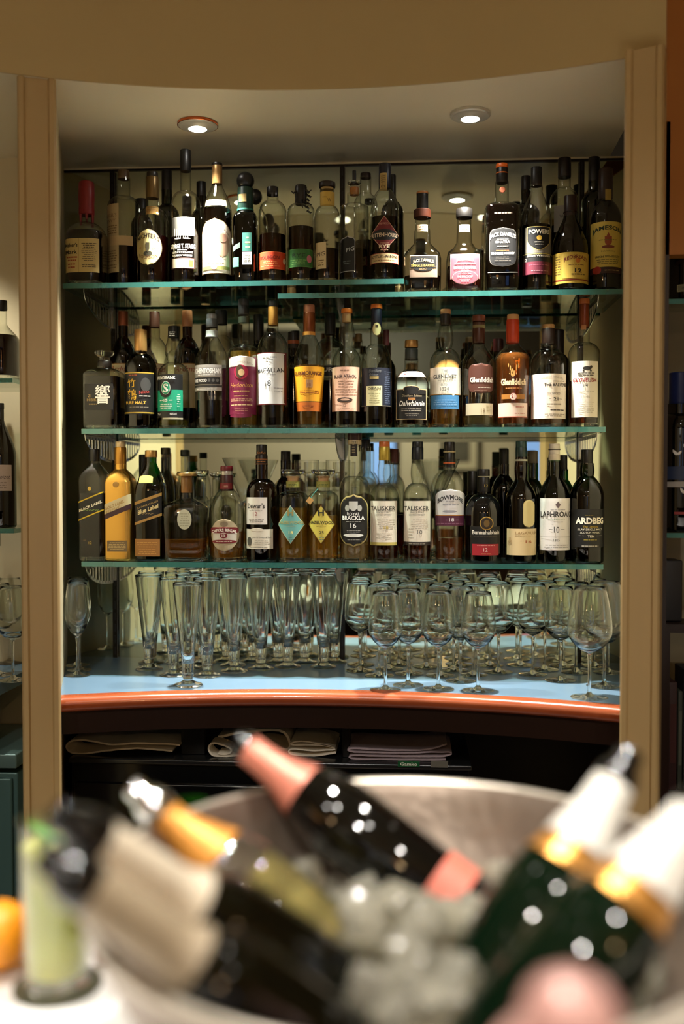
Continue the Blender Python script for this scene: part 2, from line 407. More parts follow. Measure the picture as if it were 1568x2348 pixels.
shelf('A', 145, 925, 641, 'upper left glass shelf carrying the bourbon row, topmost of all')
shelf('B', 638, 1430, 671, 'upper right glass shelf, slightly lower than the topmost left one')
shelf('C', 188, 1387, 981, 'middle glass shelf with fifteen bottles along its front')
shelf('D', 188, 1382, 1291, 'lowest glass shelf, just above the stemware')
# cork stubs that hold the two upper panes apart
M_CORK = mat('pale_cork', 'c9a878', .8, col2='a98455', scale=90)
for i, px in enumerate((668, 915)):
    p = at(px, 660, YS+.03); zb = SH['B']+.0003; zt_ = SH['A']-.0128
    tag(MB().lathe([(0, zb), (.0105, zb), (.0112, zb+.004), (.0105, zt_), (0, zt_)], 20, org=(p.x, YS+.035, 0)).build('cork_stub', [M_CORK]),
        ['cork stub between the upper glass panes below the green labelled bottle', 'cork stub between the upper glass panes under the diamond labelled bottle'][i], 'cork', 'cork stubs spacing the upper shelves')

def bracket_mesh(L, H, lens):
    """curved plate with vertical slots: strips between slots joined by a top rail and a curved lower rim"""
    m = MB(); t = .0016; n = 9
    def low(u): return -H*math.sqrt(max(0, 1-(u)**2.0)) if lens else -H*(1-u)**.8
    xs = [i/40 for i in range(41)]
    vs = []; fs = []
    def plate(pts):
        k = len(pts); m.add([(-t/2, p[0], p[1]) for p in pts]+[(t/2, p[0], p[1]) for p in pts],
            [tuple(range(k)), tuple(range(k, 2*k))[::-1]]+[(i, i+k, (i+1) % k+k, (i+1) % k) for i in range(k)])
    top = [(-u*L, 0) for u in xs]; topb = [(-u*L, -min(.010, -low(u)+.0005)) for u in xs]
    for i in range(40): plate([top[i], top[i+1], topb[i+1], topb[i]])
    for i in range(40):
        u0, u1 = xs[i], xs[i+1]
        plate([(-u0*L, low(u0)), (-u1*L, low(u1)), (-u1*L, min(0, low(u1)+.008)), (-u0*L, min(0, low(u0)+.008))])
    for j in range(n):
        u = (j+.5)/n*.9; wv = .014
        plate([((-u-wv)*L, -.004), ((-u+wv)*L, -.004), ((-u+wv)*L, low(u)+.003), ((-u-wv)*L, low(u)+.003)])
    m.box((-.006, -.012, -H*.9), (.006, -.001, 0))
    return m
UP = [('left', 262), ('middle', 785), ('right', 1330)]
bm_ = bracket_mesh(.245, .066, True)
for nm, px in UP:
    p = at(px, 900, -.004)
    u = empty('slotted_upright', (p.x, -.008, COUNTER_Z+.001), label='dark slotted shelf upright on the mirror, %s of the three' % nm, cat='shelf upright', group='slotted uprights on the mirror')
    H = zt-COUNTER_Z-.002
    m = MB().box((-.0065, -.0035, 0), (.0065, .0035, H)); m.build('strip', [M_STD], u, smooth=False)
    s = MB()
    for k in range(int(H/.032)): s.box((-.002, -.0042, .008+k*.032), (.002, -.0036, .030+k*.032))
    s.build('slots', [M_BLACK], u, smooth=False)
    for key, lv in (('A' if nm != 'right' else 'B', 'upper'), ('C', 'middle'), ('D', 'lowest')):
        o = bm_.build('shelf_bracket', [M_CHROME], smooth=False)
        o.location = (p.x, -.013, SH[key]-.0132)
        tag(o, 'pierced chrome bracket holding the %s shelf at the %s upright' % (lv, nm), 'bracket', 'pierced brackets under the glass shelves')

# ------------------------------------------------------------------ lettering
TXT = {}
def textmesh(body, bold=0.0, shear=0.0):
    k = (body, bold, shear)
    if k not in TXT:
        c = bpy.data.curves.new('t', 'FONT'); c.body = body; c.resolution_u = 2; c.offset = bold; c.shear = shear; c.fill_mode = 'FRONT'
        o = bpy.data.objects.new('t', c); COL.objects.link(o); bpy.context.view_layer.update()
        me = o.to_mesh(); vs = [v.co.copy() for v in me.vertices]; fs = [tuple(p.vertices) for p in me.polygons]
        o.to_mesh_clear(); bpy.data.objects.remove(o); bpy.data.curves.remove(c)
        if vs:
            x0 = min(v.x for v in vs); x1 = max(v.x for v in vs); y0 = min(v.y for v in vs); y1 = max(v.y for v in vs)
        else: x0 = y0 = 0; x1 = y1 = 1
        TXT[k] = ([(v.x-(x0+x1)/2, v.y-y0) for v in vs], fs, x1-x0, y1-y0)
    return TXT[k]

# ------------------------------------------------------------------ bottles
class Bottle:
    """px measures are the bottle's own silhouette on the plane it stands on"""
    def __init__(s, x, w, top, key, Y, sh, nk, nw, label, glass='clear', liq=None, e=1.0, bulge=0.0, n=2.0, dep=1.0, rot=0.0,
                 caps=(), taper=1.0, group=None, kind='bottle', cat='bottle', prof=None, foot=None, z0=None, seg=36, waist=0):
        s.x = x; zs = SH[key] if z0 is None else z0
        s.Y = Y; P = at(x, top, Y); s.zs = zs
        # foot position: the silhouette's middle
        s.P = at(x, top*.5+ .5*s.py_of(zs, x, Y), Y); s.s = ppm(s.P)
        s.R = w/2/s.s; s.H = P.z-zs; s.dep = dep; s.n = n; s.rot = rot
        z = lambda py: at(x, py, Y).z-zs
        s.z = z; Rr = s.R; nr = nw/2/s.s
        s.root = empty(kind, (s.P.x, Y, zs+.0004), R(rot), label, cat, group)
        zsh, znk = z(sh), z(nk); ztop = z(caps[0][1])+.004 if caps else s.H
        pr = [(Rr*.86, 0.0, n), (Rr*.965*taper, .0025, n), (Rr*taper, .007, n)]
        for i in range(1, 5):
            t = i/4; pr.append((Rr*(taper+(1-taper)*t)*(1-waist*math.sin(math.pi*t)), .007+(zsh-.007)*t, n))
        for i in range(1, 11):
            t = i/10
            sm = 3*t*t-2*t*t*t
            r1 = nr+(Rr-nr)*(1-sm); z1 = zsh+(znk-zsh)*t
            a = t*math.pi/2; r2 = nr+(Rr-nr)*math.cos(a); z2 = zsh+(znk-zsh)*math.sin(a)
            pr.append((r1*(1-e)+r2*e, z1*(1-e)+z2*e, n+(2-n)*min(1, t*1.3)))
        zn = max(ztop, znk+.004)
        for i in range(1, 7):
            t = i/6; pr.append((nr*(1+bulge*math.sin(math.pi*min(1, t*1.15))), znk+(zn-znk)*t, 2.0))
        if prof:
            pr = [(r/s.s, z(py), en) for r, py, en in prof]; pr[0] = (pr[0][0], 0.0, pr[0][2]); pr[1] = (pr[1][0], min(pr[1][1], .004), pr[1][2])
        s.pr = pr; s.layers = 0
        inner = [(max(.0005, r-.0022), zz, en) for r, zz, en in pr]
        m = MB().lathe(pr, seg, dep=dep); m.f.append(tuple(range(seg))[::-1]); m.m.append(0)
        bmat = BODY[glass]; m.build('bottle_body', [bmat], s.root, angle=50)
        if glass in ('clear', 'dark'):       # the thick base of clear glass
            MB().lathe([(Rr*.2, .0006, n), (Rr*.9, .0006, n), (Rr*.93*taper, .004, n), (Rr*.88*taper, .009, n), (Rr*.3, .006, n)], seg, dep=dep, close=True).build('glass_base', [M_SOLID], s.root, angle=50)
        if liq:
            zl = z(liq[0]); lp = [(Rr*.5*taper, .0105, n), (Rr*.88*taper, .0105, n)]
            for i in range(len(pr)):
                if .012 < pr[i][1] < zl-.001: lp.append((pr[i][0]-.0028, pr[i][1], pr[i][2]))
            rl, en = s.rad(zl); lp += [(rl-.0028, zl, en)]
            MB().lathe(lp, seg, dep=dep, close=True).build('liquid', [liquid(liq[1])], s.root, angle=50)
        for c in caps:     # (name, ybottom, ytop, width, colour, metal)
            nm, yb, yt, cw, colr = c[:5]; me_ = c[5] if len(c) > 5 else 0.0; r = cw/2/s.s
            z0_, z1_ = z(yb), z(yt)
            if nm == 'ball_stopper':
                k = [(r*math.sin(math.pi*i/10)+.0002, z0_+(z1_-z0_)*(1-math.cos(math.pi*i/10))/2) for i in range(11)]
            elif nm == 'glass_stopper':
                h = z1_-z0_; k = [(r*.55, z0_), (r*.55, z0_+h*.3), (r*.9, z0_+h*.55), (r, z0_+h*.8), (r*.96, z1_), (r*.3, z1_-h*.08)]
            elif nm == 'wax_seal':
                k = [(r*.9, z0_), (r*1.0, z0_+.003), (r*.96, (z0_*2+z1_)/3), (r*1.03, (z0_+z1_)/2), (r*.98, z1_-.004), (r*.85, z1_), (.0005, z1_+.0005)]
            else:
                bv = min(.0016, (z1_-z0_)*.3)
                k = [(r*.97, z0_), (r, z0_+bv), (r*.985, z1_-bv), (r*.93, z1_), (.0005, z1_)]
            mt = M_SOLID if colr == 'glass' else mat('cap_%s_%d' % (colr, int(me_*10)), colr, .32 if me_ else .38, me_)
            mm = MB().lathe(k, 26, close=(nm == 'glass_stopper')); mm.build(nm, [mt], s.root, angle=35)
    @staticmethod
    def py_of(zz, x, Y):
        lo, hi = 0.0, 2600.0
        for _ in range(24):
            m = (lo+hi)/2
            if at(x, m, Y).z > zz: lo = m
            else: hi = m
        return lo
    def rad(s, zz):
        pr = s.pr
        for i in range(len(pr)-1):
            if pr[i][1] <= zz <= pr[i+1][1]:
                t = (zz-pr[i][1])/max(1e-6, pr[i+1][1]-pr[i][1])
                return pr[i][0]*(1-t)+pr[i+1][0]*t, pr[i][2]*(1-t)+pr[i+1][2]*t
        return (pr[0][0], pr[0][2]) if zz < pr[0][1] else (pr[-1][0], pr[-1][2])
    def surf(s, th, zz, off):
        r, n = s.rad(max(.004, zz)); r += off; sn, c = math.sin(th), math.cos(th)
        return Vector((r*math.copysign(abs(sn)**(2/n), sn), -(r*s.dep+off*(1-s.dep))*math.copysign(abs(c)**(2/n), c), zz))
    def th(s, u, zz, rr=None):
        r, n = s.rad(max(.004, zz)); r = rr or r; q = min(.9995, abs(u)/r)
        return math.copysign(math.asin(q**(n/2)), u)
    def lab(s, name='label', label=None, r=None):
        return Lab(s, name, label, r)
class Lab:
    def __init__(l, b, name, label, r):
        l.b = b; l.name = name; l.vs = []; l.fs = []; l.ms = []; l.mats = []; l.k = 1; l.text = label
        l.fixed = r/b.s if r else None
        b.layers += 1
    def _m(l, col):
        m = paper(*col) if isinstance(col, tuple) else paper(col)
        if m not in l.mats: l.mats.append(m)
        return l.mats.index(m)
    def zz(l, py): return at(l.b.x, py, l.b.Y-l.b.R*l.b.dep).z-l.b.zs
    def uu(l, px):
        s = FPX/((MROT.transposed() @ (Vector((l.b.P.x, l.b.Y-l.b.R*l.b.dep, l.b.P.z))-CAM)).z*-1)
        return (px-l.b.x)/s
    def pt(l, th, zz, off):
        if l.fixed:
            r = l.fixed+off; return Vector((r*math.sin(th), -r*math.cos(th), zz))
        return l.b.surf(th, zz, off)
    def p(l, x0, y0, x1, y1, col, shape='rect', sl=0.0, border=None, bw=1.5):
        if border:
            l.p(x0, y0, x1, y1, border, shape, sl); 
            if shape == 'diamond': bw *= 1.6
            l.p(x0+bw, y0+bw, x1-bw, y1-bw, col, shape, sl); return l
        mi = l._m(col); off = .00035+.00016*l.k; l.k += 1
        zb, zt_ = l.zz(y1), l.zz(y0); ua, ub = l.uu(x0), l.uu(x1); uc, hw = (ua+ub)/2, (ub-ua)/2
        nv = 1 if shape == 'rect' and (zt_-zb) < .004 else (max(2, min(26, int((zt_-zb)/.004))) if shape == 'rect' else 22)
        nu = max(2, min(22, int(hw*2/.0035))); k0 = len(l.vs)
        for j in range(nv+1):
            t = j/nv; c = 2*t-1
            if shape == 'oval': f = math.sqrt(max(0, 1-c*c)); 
            elif shape == 'diamond': f = 1-abs(c)
            elif shape == 'arch': f = 1 if t < .72 else math.sqrt(max(0, 1-((t-.72)/.28)**2))
            elif shape == 'arch2': f = 1 if t < .86 else math.sqrt(max(0, 1-((t-.86)/.14)**2))
            elif shape == 'shield': f = 1 if t > .45 else math.sin(math.pi/2*(.02+.98*t/.45))**.7
            elif shape == 'round': f = (1-abs(c)**6)**(1/3) if abs(c) < 1 else 0
            elif shape == 'pill': 
                asp = min(.49, hw/(zt_-zb)); d = min(t, 1-t)
                f = 1 if d > asp else math.sqrt(max(0, 1-((asp-d)/asp)**2))
            elif shape == 'taper': f = .93+.07*t
            elif shape == 'tab': f = 1 if t < .75 else (.55 if t > .82 else 1-.45*(t-.75)/.07)
            else: f = 1
            z_ = zb+(zt_-zb)*t
            for i in range(nu+1):
                u = uc+hw*f*(2*i/nu-1); zz = z_+sl*(u-uc)
                if l.b.n > 2.5 and not l.fixed: th = l.b.th(u, zz)
                else:
                    rr = l.fixed or l.b.rad(max(.004, (zb+zt_)/2))[0]
                    th = math.copysign(math.asin(min(.995, abs(u)/rr)), u)
                    if abs(u) > rr: th = math.copysign(1.47, u)
                l.vs.append(l.pt(th, zz, off))
        for j in range(nv):
            for i in range(nu):
                a = k0+j*(nu+1)+i; l.fs.append((a, a+1, a+nu+2, a+nu+1)); l.ms.append(mi)
        return l
    def t(l, body, xc, yb, h, col, w=None, bold=0.0, arc=0, sl=0.0, shear=0.0, back=0):
        """yb: baseline px, h: cap height px, w: apparent width px"""
        mi = l._m(col); vs, fs, tw, th_ = textmesh(body, bold, shear); off = .00035+.00016*(l.k+1.5)
        s = ppm(Vector((l.b.P.x, l.b.Y-l.b.R, l.b.P.z))); zb = l.zz(yb); hh = h/s; sc = hh/max(.01, th_); sx = sc
        rr = l.fixed or l.b.rad(max(.004, zb))[0]
        flat = l.b.n > 2.5 and not l.fixed
        uc = l.uu(xc)
        if w:
            wm = w/s
            if not flat: 
                a0 = math.asin(max(-.99, min(.99, (uc-wm/2)/rr))); a1 = math.asin(max(-.99, min(.99, (uc+wm/2)/rr)))
                sx = (a1-a0)*rr/tw; tc = (a0+a1)/2
            else: sx = wm/tw
        elif not flat: tc = math.asin(max(-.99, min(.99, uc/rr)))
        k0 = len(l.vs)
        for x, y in vs:
            xx = x*sx; zz = zb+y*sc+sl*xx
            if arc: zz -= xx*xx/(2*arc/s)
            th = l.b.th(uc+xx, zz) if flat else tc+xx/rr
            l.vs.append(l.pt(th, zz, off))
        l.fs += [tuple(i+k0 for i in f) for f in fs]; l.ms += [mi]*len(fs)
        return l
    def m(l, x0, y0, x1, y1, rows, col, fill=.45, sl=0.0):
        """lines of print too small to read in the photo"""
        rnd = random.Random(int(x0*7+y0*13)); kk = l.k
        for i in range(rows):
            y = y0+(y1-y0)*(i+.5)/rows; hh = (y1-y0)/rows*fill/2; ind = rnd.random()*.18*(x1-x0); x = x0+ind; xe = x1-ind
            while x < xe:
                ww = min(xe-x, rnd.uniform(3, 9)); l.k = kk
                if ww > 1: l.p(x, y-hh, x+ww, y+hh, col, 'rect', sl)
                x += ww+1.2
        l.k = kk+1
        return l
    def ring(l, y0, y1, col, r=None):
        """a band all the way round"""
        mi = l._m(col); off = .0004+.00016*l.k; l.k += 1; k0 = len(l.vs); za, zb = l.zz(y1), l.zz(y0)
        for j in range(4):
            zz = za+(zb-za)*j/3
            for i in range(36): l.vs.append(l.pt(2*math.pi*i/36-math.pi, zz, off))
        for j in range(3):
            for i in range(36):
                a = k0+j*36+i; b2 = k0+j*36+(i+1) % 36; l.fs.append((a, b2, b2+36, a+36)); l.ms.append(mi)
        return l
    def done(l):
        o = meshobj(l.name, l.vs, l.fs, l.mats, l.b.root, True, l.ms)
        if l.text: o['label'] = l.text
        return l.b
YF = YS+.046     # the front row's axis
YK = -0.118      # the rear row's axis
GA = 'whiskey bottles along the front of the upper shelves'
GC = 'whisky bottles along the front of the middle shelf'
GD = 'whisky bottles along the front of the lowest shelf'

# ================= upper left shelf, front row
b = Bottle(199, 86, 418, 'A', YF, 545, 512, 30, 'squat square bourbon bottle with dripping red wax neck and cream label', 'clear', (535, '3a0f04'), .8, n=3.4, rot=0, group=GA,
   caps=[('wax_seal', 495, 418, 36, '7a0d18')])
w = MB()
for k in range(6):
    t = k*1.05+.3; r = .0165; w.tube([(r*math.sin(t), -r*math.cos(t), b.z(494)), (r*1.0*math.sin(t), -r*1.0*math.cos(t), b.z(506+7*(k % 3)))], [.0042, .0028], 8)
w.build('wax_drip', [mat('cap_7a0d18_0', '7a0d18')], [c for c in b.root.children if c.name.startswith('wax_seal')][0])
l = b.lab().p(158, 546, 238, 624, 'c9b377').p(193, 546, 195, 624, 'b39c62')
l.t("Maker's", 176, 566, 9, '1c120c', 32, .02).t('Mark', 176, 582, 9, '1c120c', 30, .02).m(164, 586, 192, 600, 2, '9a4a30').m(164, 602, 190, 616, 2, '9a4a30').m(200, 556, 234, 600, 10, '3a3020', .35).m(200, 606, 234, 614, 2, '3a3020', .35).done()
b = Bottle(284, 74, 392, 'A', YF+.062, 478, 452, 30, 'tall clear bourbon bottle with narrow cream side label behind oval label bottle', 'clear', (560, '401406'), .9, group=GA,
   caps=[('cork', 412, 392, 27, '5a4630')])
b.lab().p(246, 466, 283, 624, 'b09c72').p(250, 540, 312, 562, 'c0a577').t("ANGEL'S", 264, 496, 8, '6b5230', 28).t('ENVY', 264, 508, 7, '6b5230', 24).m(250, 514, 280, 536, 4, '7a6440').m(250, 572, 280, 600, 5, '7a6440').m(252, 604, 280, 616, 2, '7a6440').done()
b = Bottle(350, 73, 396, 'A', YF, 515, 478, 28, 'round bourbon bottle with cream oval label and gold capsule', 'clear', (545, '3c0b05'), .9, group=GA,
   caps=[('capsule', 456, 407, 30, '6d5733', .6), ('cap', 407, 396, 26, '15110e')])
b.lab('neck_label', r=15.5).p(336, 467, 365, 485, 'd0a25a').t('ESTD 1753', 350, 479, 5, '7a2a14', 24).done()
l = b.lab().p(317, 524, 378, 609, 'b8a972', 'oval', border='3a2c12', bw=1.2)
l.t("MICHTER'S", 348, 545, 11, '241810', 50, .02, arc=42).t('BOURBON', 348, 594, 8, '5a3a1a', 42, arc=-46).p(338, 575, 358, 588, '2c2a1a', 'oval').p(343, 556, 352, 578, '3a3420', 'shield').t('US*1', 365, 571, 5, 'a5482c', 12).t('17', 330, 571, 5, 'a5482c').done()
b = Bottle(426, 70, 345, 'A', YF, 478, 440, 24, 'tallest clear bourbon bottle with black cap and white antler print', 'clear', (542, '3a0712'), .95, group=GA,
   caps=[('cap', 394, 345, 25, '0b0b0b')])
l = b.lab().p(399, 497, 452, 540, '6f6d64')
for sx in (-1, 1):
    for k in range(4): l.p(425+sx*(4+k*4.5)-1, 528-k*2, 425+sx*(4+k*4.5)+1, 548-k*2, 'e9e4d4', 'oval')
    l.p(425+sx*10-8, 545, 425+sx*10+8, 548, 'e9e4d4', 'oval')
l.t('GEORGE T. STAGG', 425, 570, 11, 'f0ece0', 54, .03).m(412, 572, 440, 575, 1, 'e0dccc').t('KENTUCKY STRAIGHT', 425, 581, 4.5, 'e6e0d0', 46, .01).t('BOURBON WHISKEY', 425, 588, 4.5, 'e6e0d0', 44, .01).p(400, 591, 452, 616, '3a1f14').p(403, 593, 449, 614, 'e8dcc0').p(440, 596, 448, 612, 'c07a2c').done()
b = Bottle(498, 68, 375, 'A', YF, 492, 425, 23, 'dark bourbon bottle with gold neck capsule and large white arched label', 'clear', (482, '1c0706'), .35, group=GA,
   caps=[('capsule', 423, 380, 24, '9a7648', .6), ('cap', 381, 375, 25, '120d0a')])
b.lab('neck_label').p(476, 456, 523, 470, 'd7c28a', 'rect').t('YEARS OLD', 499, 466, 6, '8a5a20', 38).done()
l = b.lab().p(465, 500, 532, 627, 'ece0cc', 'arch', border='7a5a30', bw=1.3)
l.t('Family Reserve', 499, 524, 8, '3a2010', 58, arc=34).p(502, 530, 529, 590, 'b09078', 'oval').p(508, 534, 524, 556, '9a7460', 'oval').t('Family Reserve', 496, 597, 6, '5a2c1c', 52).m(474, 602, 524, 606, 1, '7a6a4a').p(468, 610, 529, 618, '8f9150').p(490, 606, 504, 618, 'c08080', 'oval').done()
b = Bottle(563, 54, 395, 'A', YF, 505, 488, 38, 'slim square dark green bottle with round black stopper', 'dgreen', (520, '0c0a06'), .8, n=4, group=GA,
   caps=[('capsule', 487, 432, 37, '12352c'), ('ball_stopper', 436, 395, 40, '0a0a0a')])
b.lab('neck_label', r=19.2).p(550, 442, 568, 460, 'b8a068').p(545, 474, 582, 478, '1e6a58').done()
l = b.lab().p(560, 534, 581, 576, '1f5c50').m(566, 540, 578, 572, 3, 'c8c070', .3).p(560, 578, 581, 607, 'cfccc4').m(562, 584, 580, 602, 5, '55564e', .4).p(538, 560, 555, 572, '3c4a44', sl=.5).p(538, 590, 552, 612, '3f8a60').done()
b = Bottle(625, 64, 430, 'A', YF, 490, 462, 27, 'clear round whiskey bottle with bright orange label', 'clear', (541, '481204'), .9, group=GA,
   caps=[('stopper', 449, 430, 27, '14110f')])
b.lab().p(594, 577, 656, 617, 'd8431c', border='f0703a', bw=1).t('BOURBON', 622, 594, 8, '7a1a08', 44, .02).m(602, 598, 645, 612, 3, 'f08a50').p(651, 590, 656, 604, 'f0d0b0', 'oval').done()
b = Bottle(690, 62, 426, 'A', YF, 486, 468, 27, 'clear round whiskey bottle with green label and ragged black wax top', 'clear', (524, '2e0d05'), .9, group=GA,
   caps=[('wax_seal', 470, 426, 28, '0c0a0a')])
w = MB(); rn = random.Random(4)
for k in range(9):
    t = rn.uniform(0, 6.28); z0 = b.z(470-rn.uniform(0, 40)); L = rn.uniform(.008, .02)
    w.tube([(.013*math.cos(t), .013*math.sin(t), z0), ((.013+L*.6)*math.cos(t), (.013+L*.6)*math.sin(t), z0-L*.4), ((.013+L)*math.cos(t), (.013+L)*math.sin(t), z0-L*.2)], [.003, .002, .001], 6)
for k in range(6):
    w.tube([(.016, -.006, b.z(440+k*9)), (.021+.004*(k % 2), -.008, b.z(446+k*9)), (.028 if k % 2 else .018, -.006, b.z(444+k*9))], [.003, .0025, .001], 6)
w.build('wax_drip', [mat('cap_0c0a0a_0', '0c0a0a')], [c for c in b.root.children if c.name.startswith('wax_seal')][0])
b.lab().p(662, 571, 718, 612, '2f6a2c', border='5a9a50', bw=1).t('RYE', 688, 590, 9, '173c14', 30, .02).m(668, 594, 706, 608, 3, '6ca050').p(706, 584, 716, 602, 'c06a7c', 'oval').done()
b = Bottle(750, 58, 419, 'A', YF, 500, 474, 33, 'clear bottle with yellow neck band and dark flat stopper', 'clear', (574, '34100a'), .9, group=GA,
   caps=[('cork', 436, 431, 30, 'c0a060'), ('stopper', 431, 419, 38, '1e120e')])
b.lab('neck_label', r=17).p(735, 435, 767, 469, 'c8a748').t('W', 756, 459, 8, '4a3418', 8).t('hiskey', 746, 450, 4, '7a5a28').done()
b.lab().p(725, 555, 750, 616, 'd9c596').t('PIG', 738, 587, 9, '3a2a18', 20, sl=.15).m(729, 594, 746, 610, 3, '8a7448').done()
b = Bottle(812, 66, 416, 'A', YF+.004, 478, 470, 32, 'clear bottle with angled black label turned sideways and cork showing', 'clear', (576, '200c0a'), .75, group=GA,
   caps=[('cork', 448, 431, 22, 'a06a30'), ('glass_stopper', 431, 418, 32, 'glass'), ('knob', 414, 392, 9, '0c0b0b')])
b.lab().p(780, 541, 816, 622, '0b0f10', 'arch2', border='b8b8b8', bw=1.2).t('PIG', 805, 576, 9, 'cfd4d4', 18, sl=.2).m(788, 596, 806, 606, 2, '5a6464').done()
b = Bottle(882, 65, 377, 'A', YF, 490, 436, 27, 'dark rye bottle with red diamond label and navy capsule', 'clear', (501, '1c0a08'), .75, group=GA,
   caps=[('capsule', 434, 377, 28, '0d1326')])
b.lab('neck_label', r=15).p(871, 391, 887, 432, 'a08850', border='c8b070').t('RYE', 879, 425, 5, '3a2c14', 10).m(873, 396, 885, 414, 4, '4a3a1c').done()
l = b.lab('label').p(850, 495, 914, 578, '6e1a1e', 'diamond', border='d0a080', bw=1.0).p(852, 525, 912, 551, '0c0f10', 'oval')
l.t('100 PROOF', 882, 515, 4.5, 'd09a88', 24).t('RITTENHOUSE', 882, 543, 9, 'e6d0b0', 56, .02).t('STRAIGHT', 882, 559, 3, 'd8b090', 20).t('RYE', 882, 569, 8, 'e8d4b4', 24, .03).m(872, 571, 892, 575, 1, 'd8b090').done()
b.lab('band_label').p(849, 580, 914, 603, 'c8b080', border='8a2a20', bw=1.5).t('BOTTLED-IN-BOND', 882, 591, 6, '2a1410', 58, .015).m(854, 594, 910, 600, 1, '8a6a48').done()
# ================= upper right shelf, front row
b = Bottle(968, 87, 442, 'B', YF, 598, 572, 34, 'square faceted whiskey bottle with black and gold label and wooden collar', 'clear', (639, '250a08'), .85, n=5, rot=0, group=GA,
   caps=[('wooden_collar', 501, 482, 40, '4a2416'), ('capsule', 482, 442, 27, '0e0c0c'), ('top_disc', 446, 441, 28, 'b07848')],
   prof=[(37, 663.5, 5), (42, 661, 5), (43, 640, 5), (43, 598, 5), (40, 585, 4), (30, 573, 3), (19, 560, 2.4), (18, 530, 2.2), (16, 524, 2), (17, 510, 2), (17, 499, 2)])
b.lab('neck_label', r=17.5).p(957, 508, 980, 524, 'd2b894').m(959, 511, 978, 521, 2, '6a4a30').done()
l = b.lab().p(939, 585, 1002, 636, '8a7462').p(940, 586, 1001, 617, '0c0b0a', border='c8a878', bw=1).p(950, 610, 990, 622, '0c0b0a', 'oval')
l.t("JACK DANIEL'S", 970, 602, 9, 'dcc8a0', 46, .02, arc=70).t('SINGLE BARREL', 970, 612, 6, 'c8a850', 54, .02).t('SELECT', 970, 619, 4, 'b89868').done()
b = Bottle(1064, 84, 480, 'B', YF, 600, 574, 34, 'square faceted whiskey bottle with pink label and black stopper', 'clear', (617, '741420'), .85, n=5, group=GA,
   caps=[('stopper', 501, 480, 38, '15120f')],
   prof=[(38, 663.5, 5), (42, 661, 5), (42, 640, 5), (41, 598, 5), (38, 582, 4), (26, 572, 3), (18, 558, 2.4), (17, 530, 2.2), (16, 524, 2), (16, 505, 2), (16, 499, 2)])
b.lab('neck_label', r=16).p(1052, 508, 1076, 525, 'd8c0a0').m(1054, 511, 1074, 522, 2, '7a5a40').done()
l = b.lab().p(1031, 582, 1097, 640, '9c4450', border='b08a84', bw=1.2).p(1035, 620, 1093, 653, '9c4450', 'oval', border='b08a84', bw=1.2)
l.t("JACK DANIEL'S", 1064, 599, 8, 'f6e6da', 38, .03, arc=70).m(1040, 603, 1088, 608, 1, 'f0d8d0').t('SINGLE BARREL', 1064, 617, 5.5, 'f2dcd0', 50, .02).t('RYE', 1064, 625, 6, 'f2dcd0', 16, .02).m(1046, 627, 1082, 630, 1, 'f0d8d0').t('94 PROOF', 1064, 637, 5, 'f2dcd0', 34).m(1052, 640, 1076, 647, 2, 'f0d8d0').done()
b = Bottle(1150, 78, 378, 'B', YF, 482, 467, 31, 'tall square black labelled whiskey bottle with orange topped cap', 'clear', (476, '1a0806'), .7, n=6, group=GA,
   caps=[('cap', 421, 385, 27, '100d0c'), ('orange_disc', 386, 377, 28, 'd8641c'), ('orange_ring', 400, 397, 28.5, 'c86a28', .3)])
MB().lathe([(.0005, 0), (.006, 0), (.0075, .0015), (.006, .003), (.0005, .003)], 20).build('neck_medallion', [paper('c87858', .6)], b.root).matrix_local = Matrix.Translation((0, -.0185, b.z(441))) @ Matrix.Rotation(R(90), 4, 'X')
l = b.lab().p(1119, 522, 1180, 612, '0b0a0a', 'round', border='6a645c', bw=1).m(1128, 485, 1172, 492, 1, '6a5a4c')
l.t("JACK DANIEL'S", 1149, 544, 12, 'ece4d4', 58, .03, arc=60).t('SINATRA', 1149, 558, 5.5, 'e0d8c8', 32, .02).m(1134, 547, 1164, 551, 1, '8a8478').m(1134, 562, 1164, 568, 1, '8a8478').m(1130, 573, 1168, 577, 1, 'c8582c').t('TENNESSEE WHISKEY', 1149, 584, 5, 'e8e0d0', 52, .02).m(1128, 588, 1170, 600, 3, '5c564e').done()
b.lab('lower_band').p(1116, 624, 1184, 625.5, '9a9488').done()
b = Bottle(1229, 69, 385, 'B', YF, 505, 440, 27, 'irish whiskey bottle with black shield label and maroon band', 'clear', (520, '2a1608'), .3, group=GA, bulge=.08,
   caps=[('cap', 428, 385, 26, '0d0d0f')])
l = b.lab().p(1201, 520, 1262, 580, '7e786c').p(1205, 519, 1258, 574, '0d0c0c', 'shield', border='c8b468', bw=1.5)
l.t('POWERS', 1232, 536, 10, 'e8e2d0', 46, .03).p(1226, 540, 1238, 551, 'c8a038', 'oval').m(1218, 553, 1246, 557, 1, 'c8c0b0').m(1222, 559, 1242, 562, 1, 'c8c0b0').p(1198, 581, 1264, 600, '0e0c0c').p(1198, 581, 1264, 583, 'b8a860')
l.t('IRISH WHISKEY', 1232, 589, 4.5, 'e0d8c8', 50, .015).t('12', 1203, 599, 7, 'd8d0c0').p(1198, 600, 1264, 629, '5c1428').m(1206, 606, 1256, 609, 1, '9a4a5c').m(1210, 619, 1256, 623, 1, 'a86a74').done()
b = Bottle(1307, 82, 450, 'B', YF, 575, 490, 27, 'dark brown irish whiskey bottle with yellow label numbered twelve', 'brown', (560, '0e0503'), .2, bulge=.2, group=GA,
   caps=[('capsule', 516, 450, 30, '24100c')])
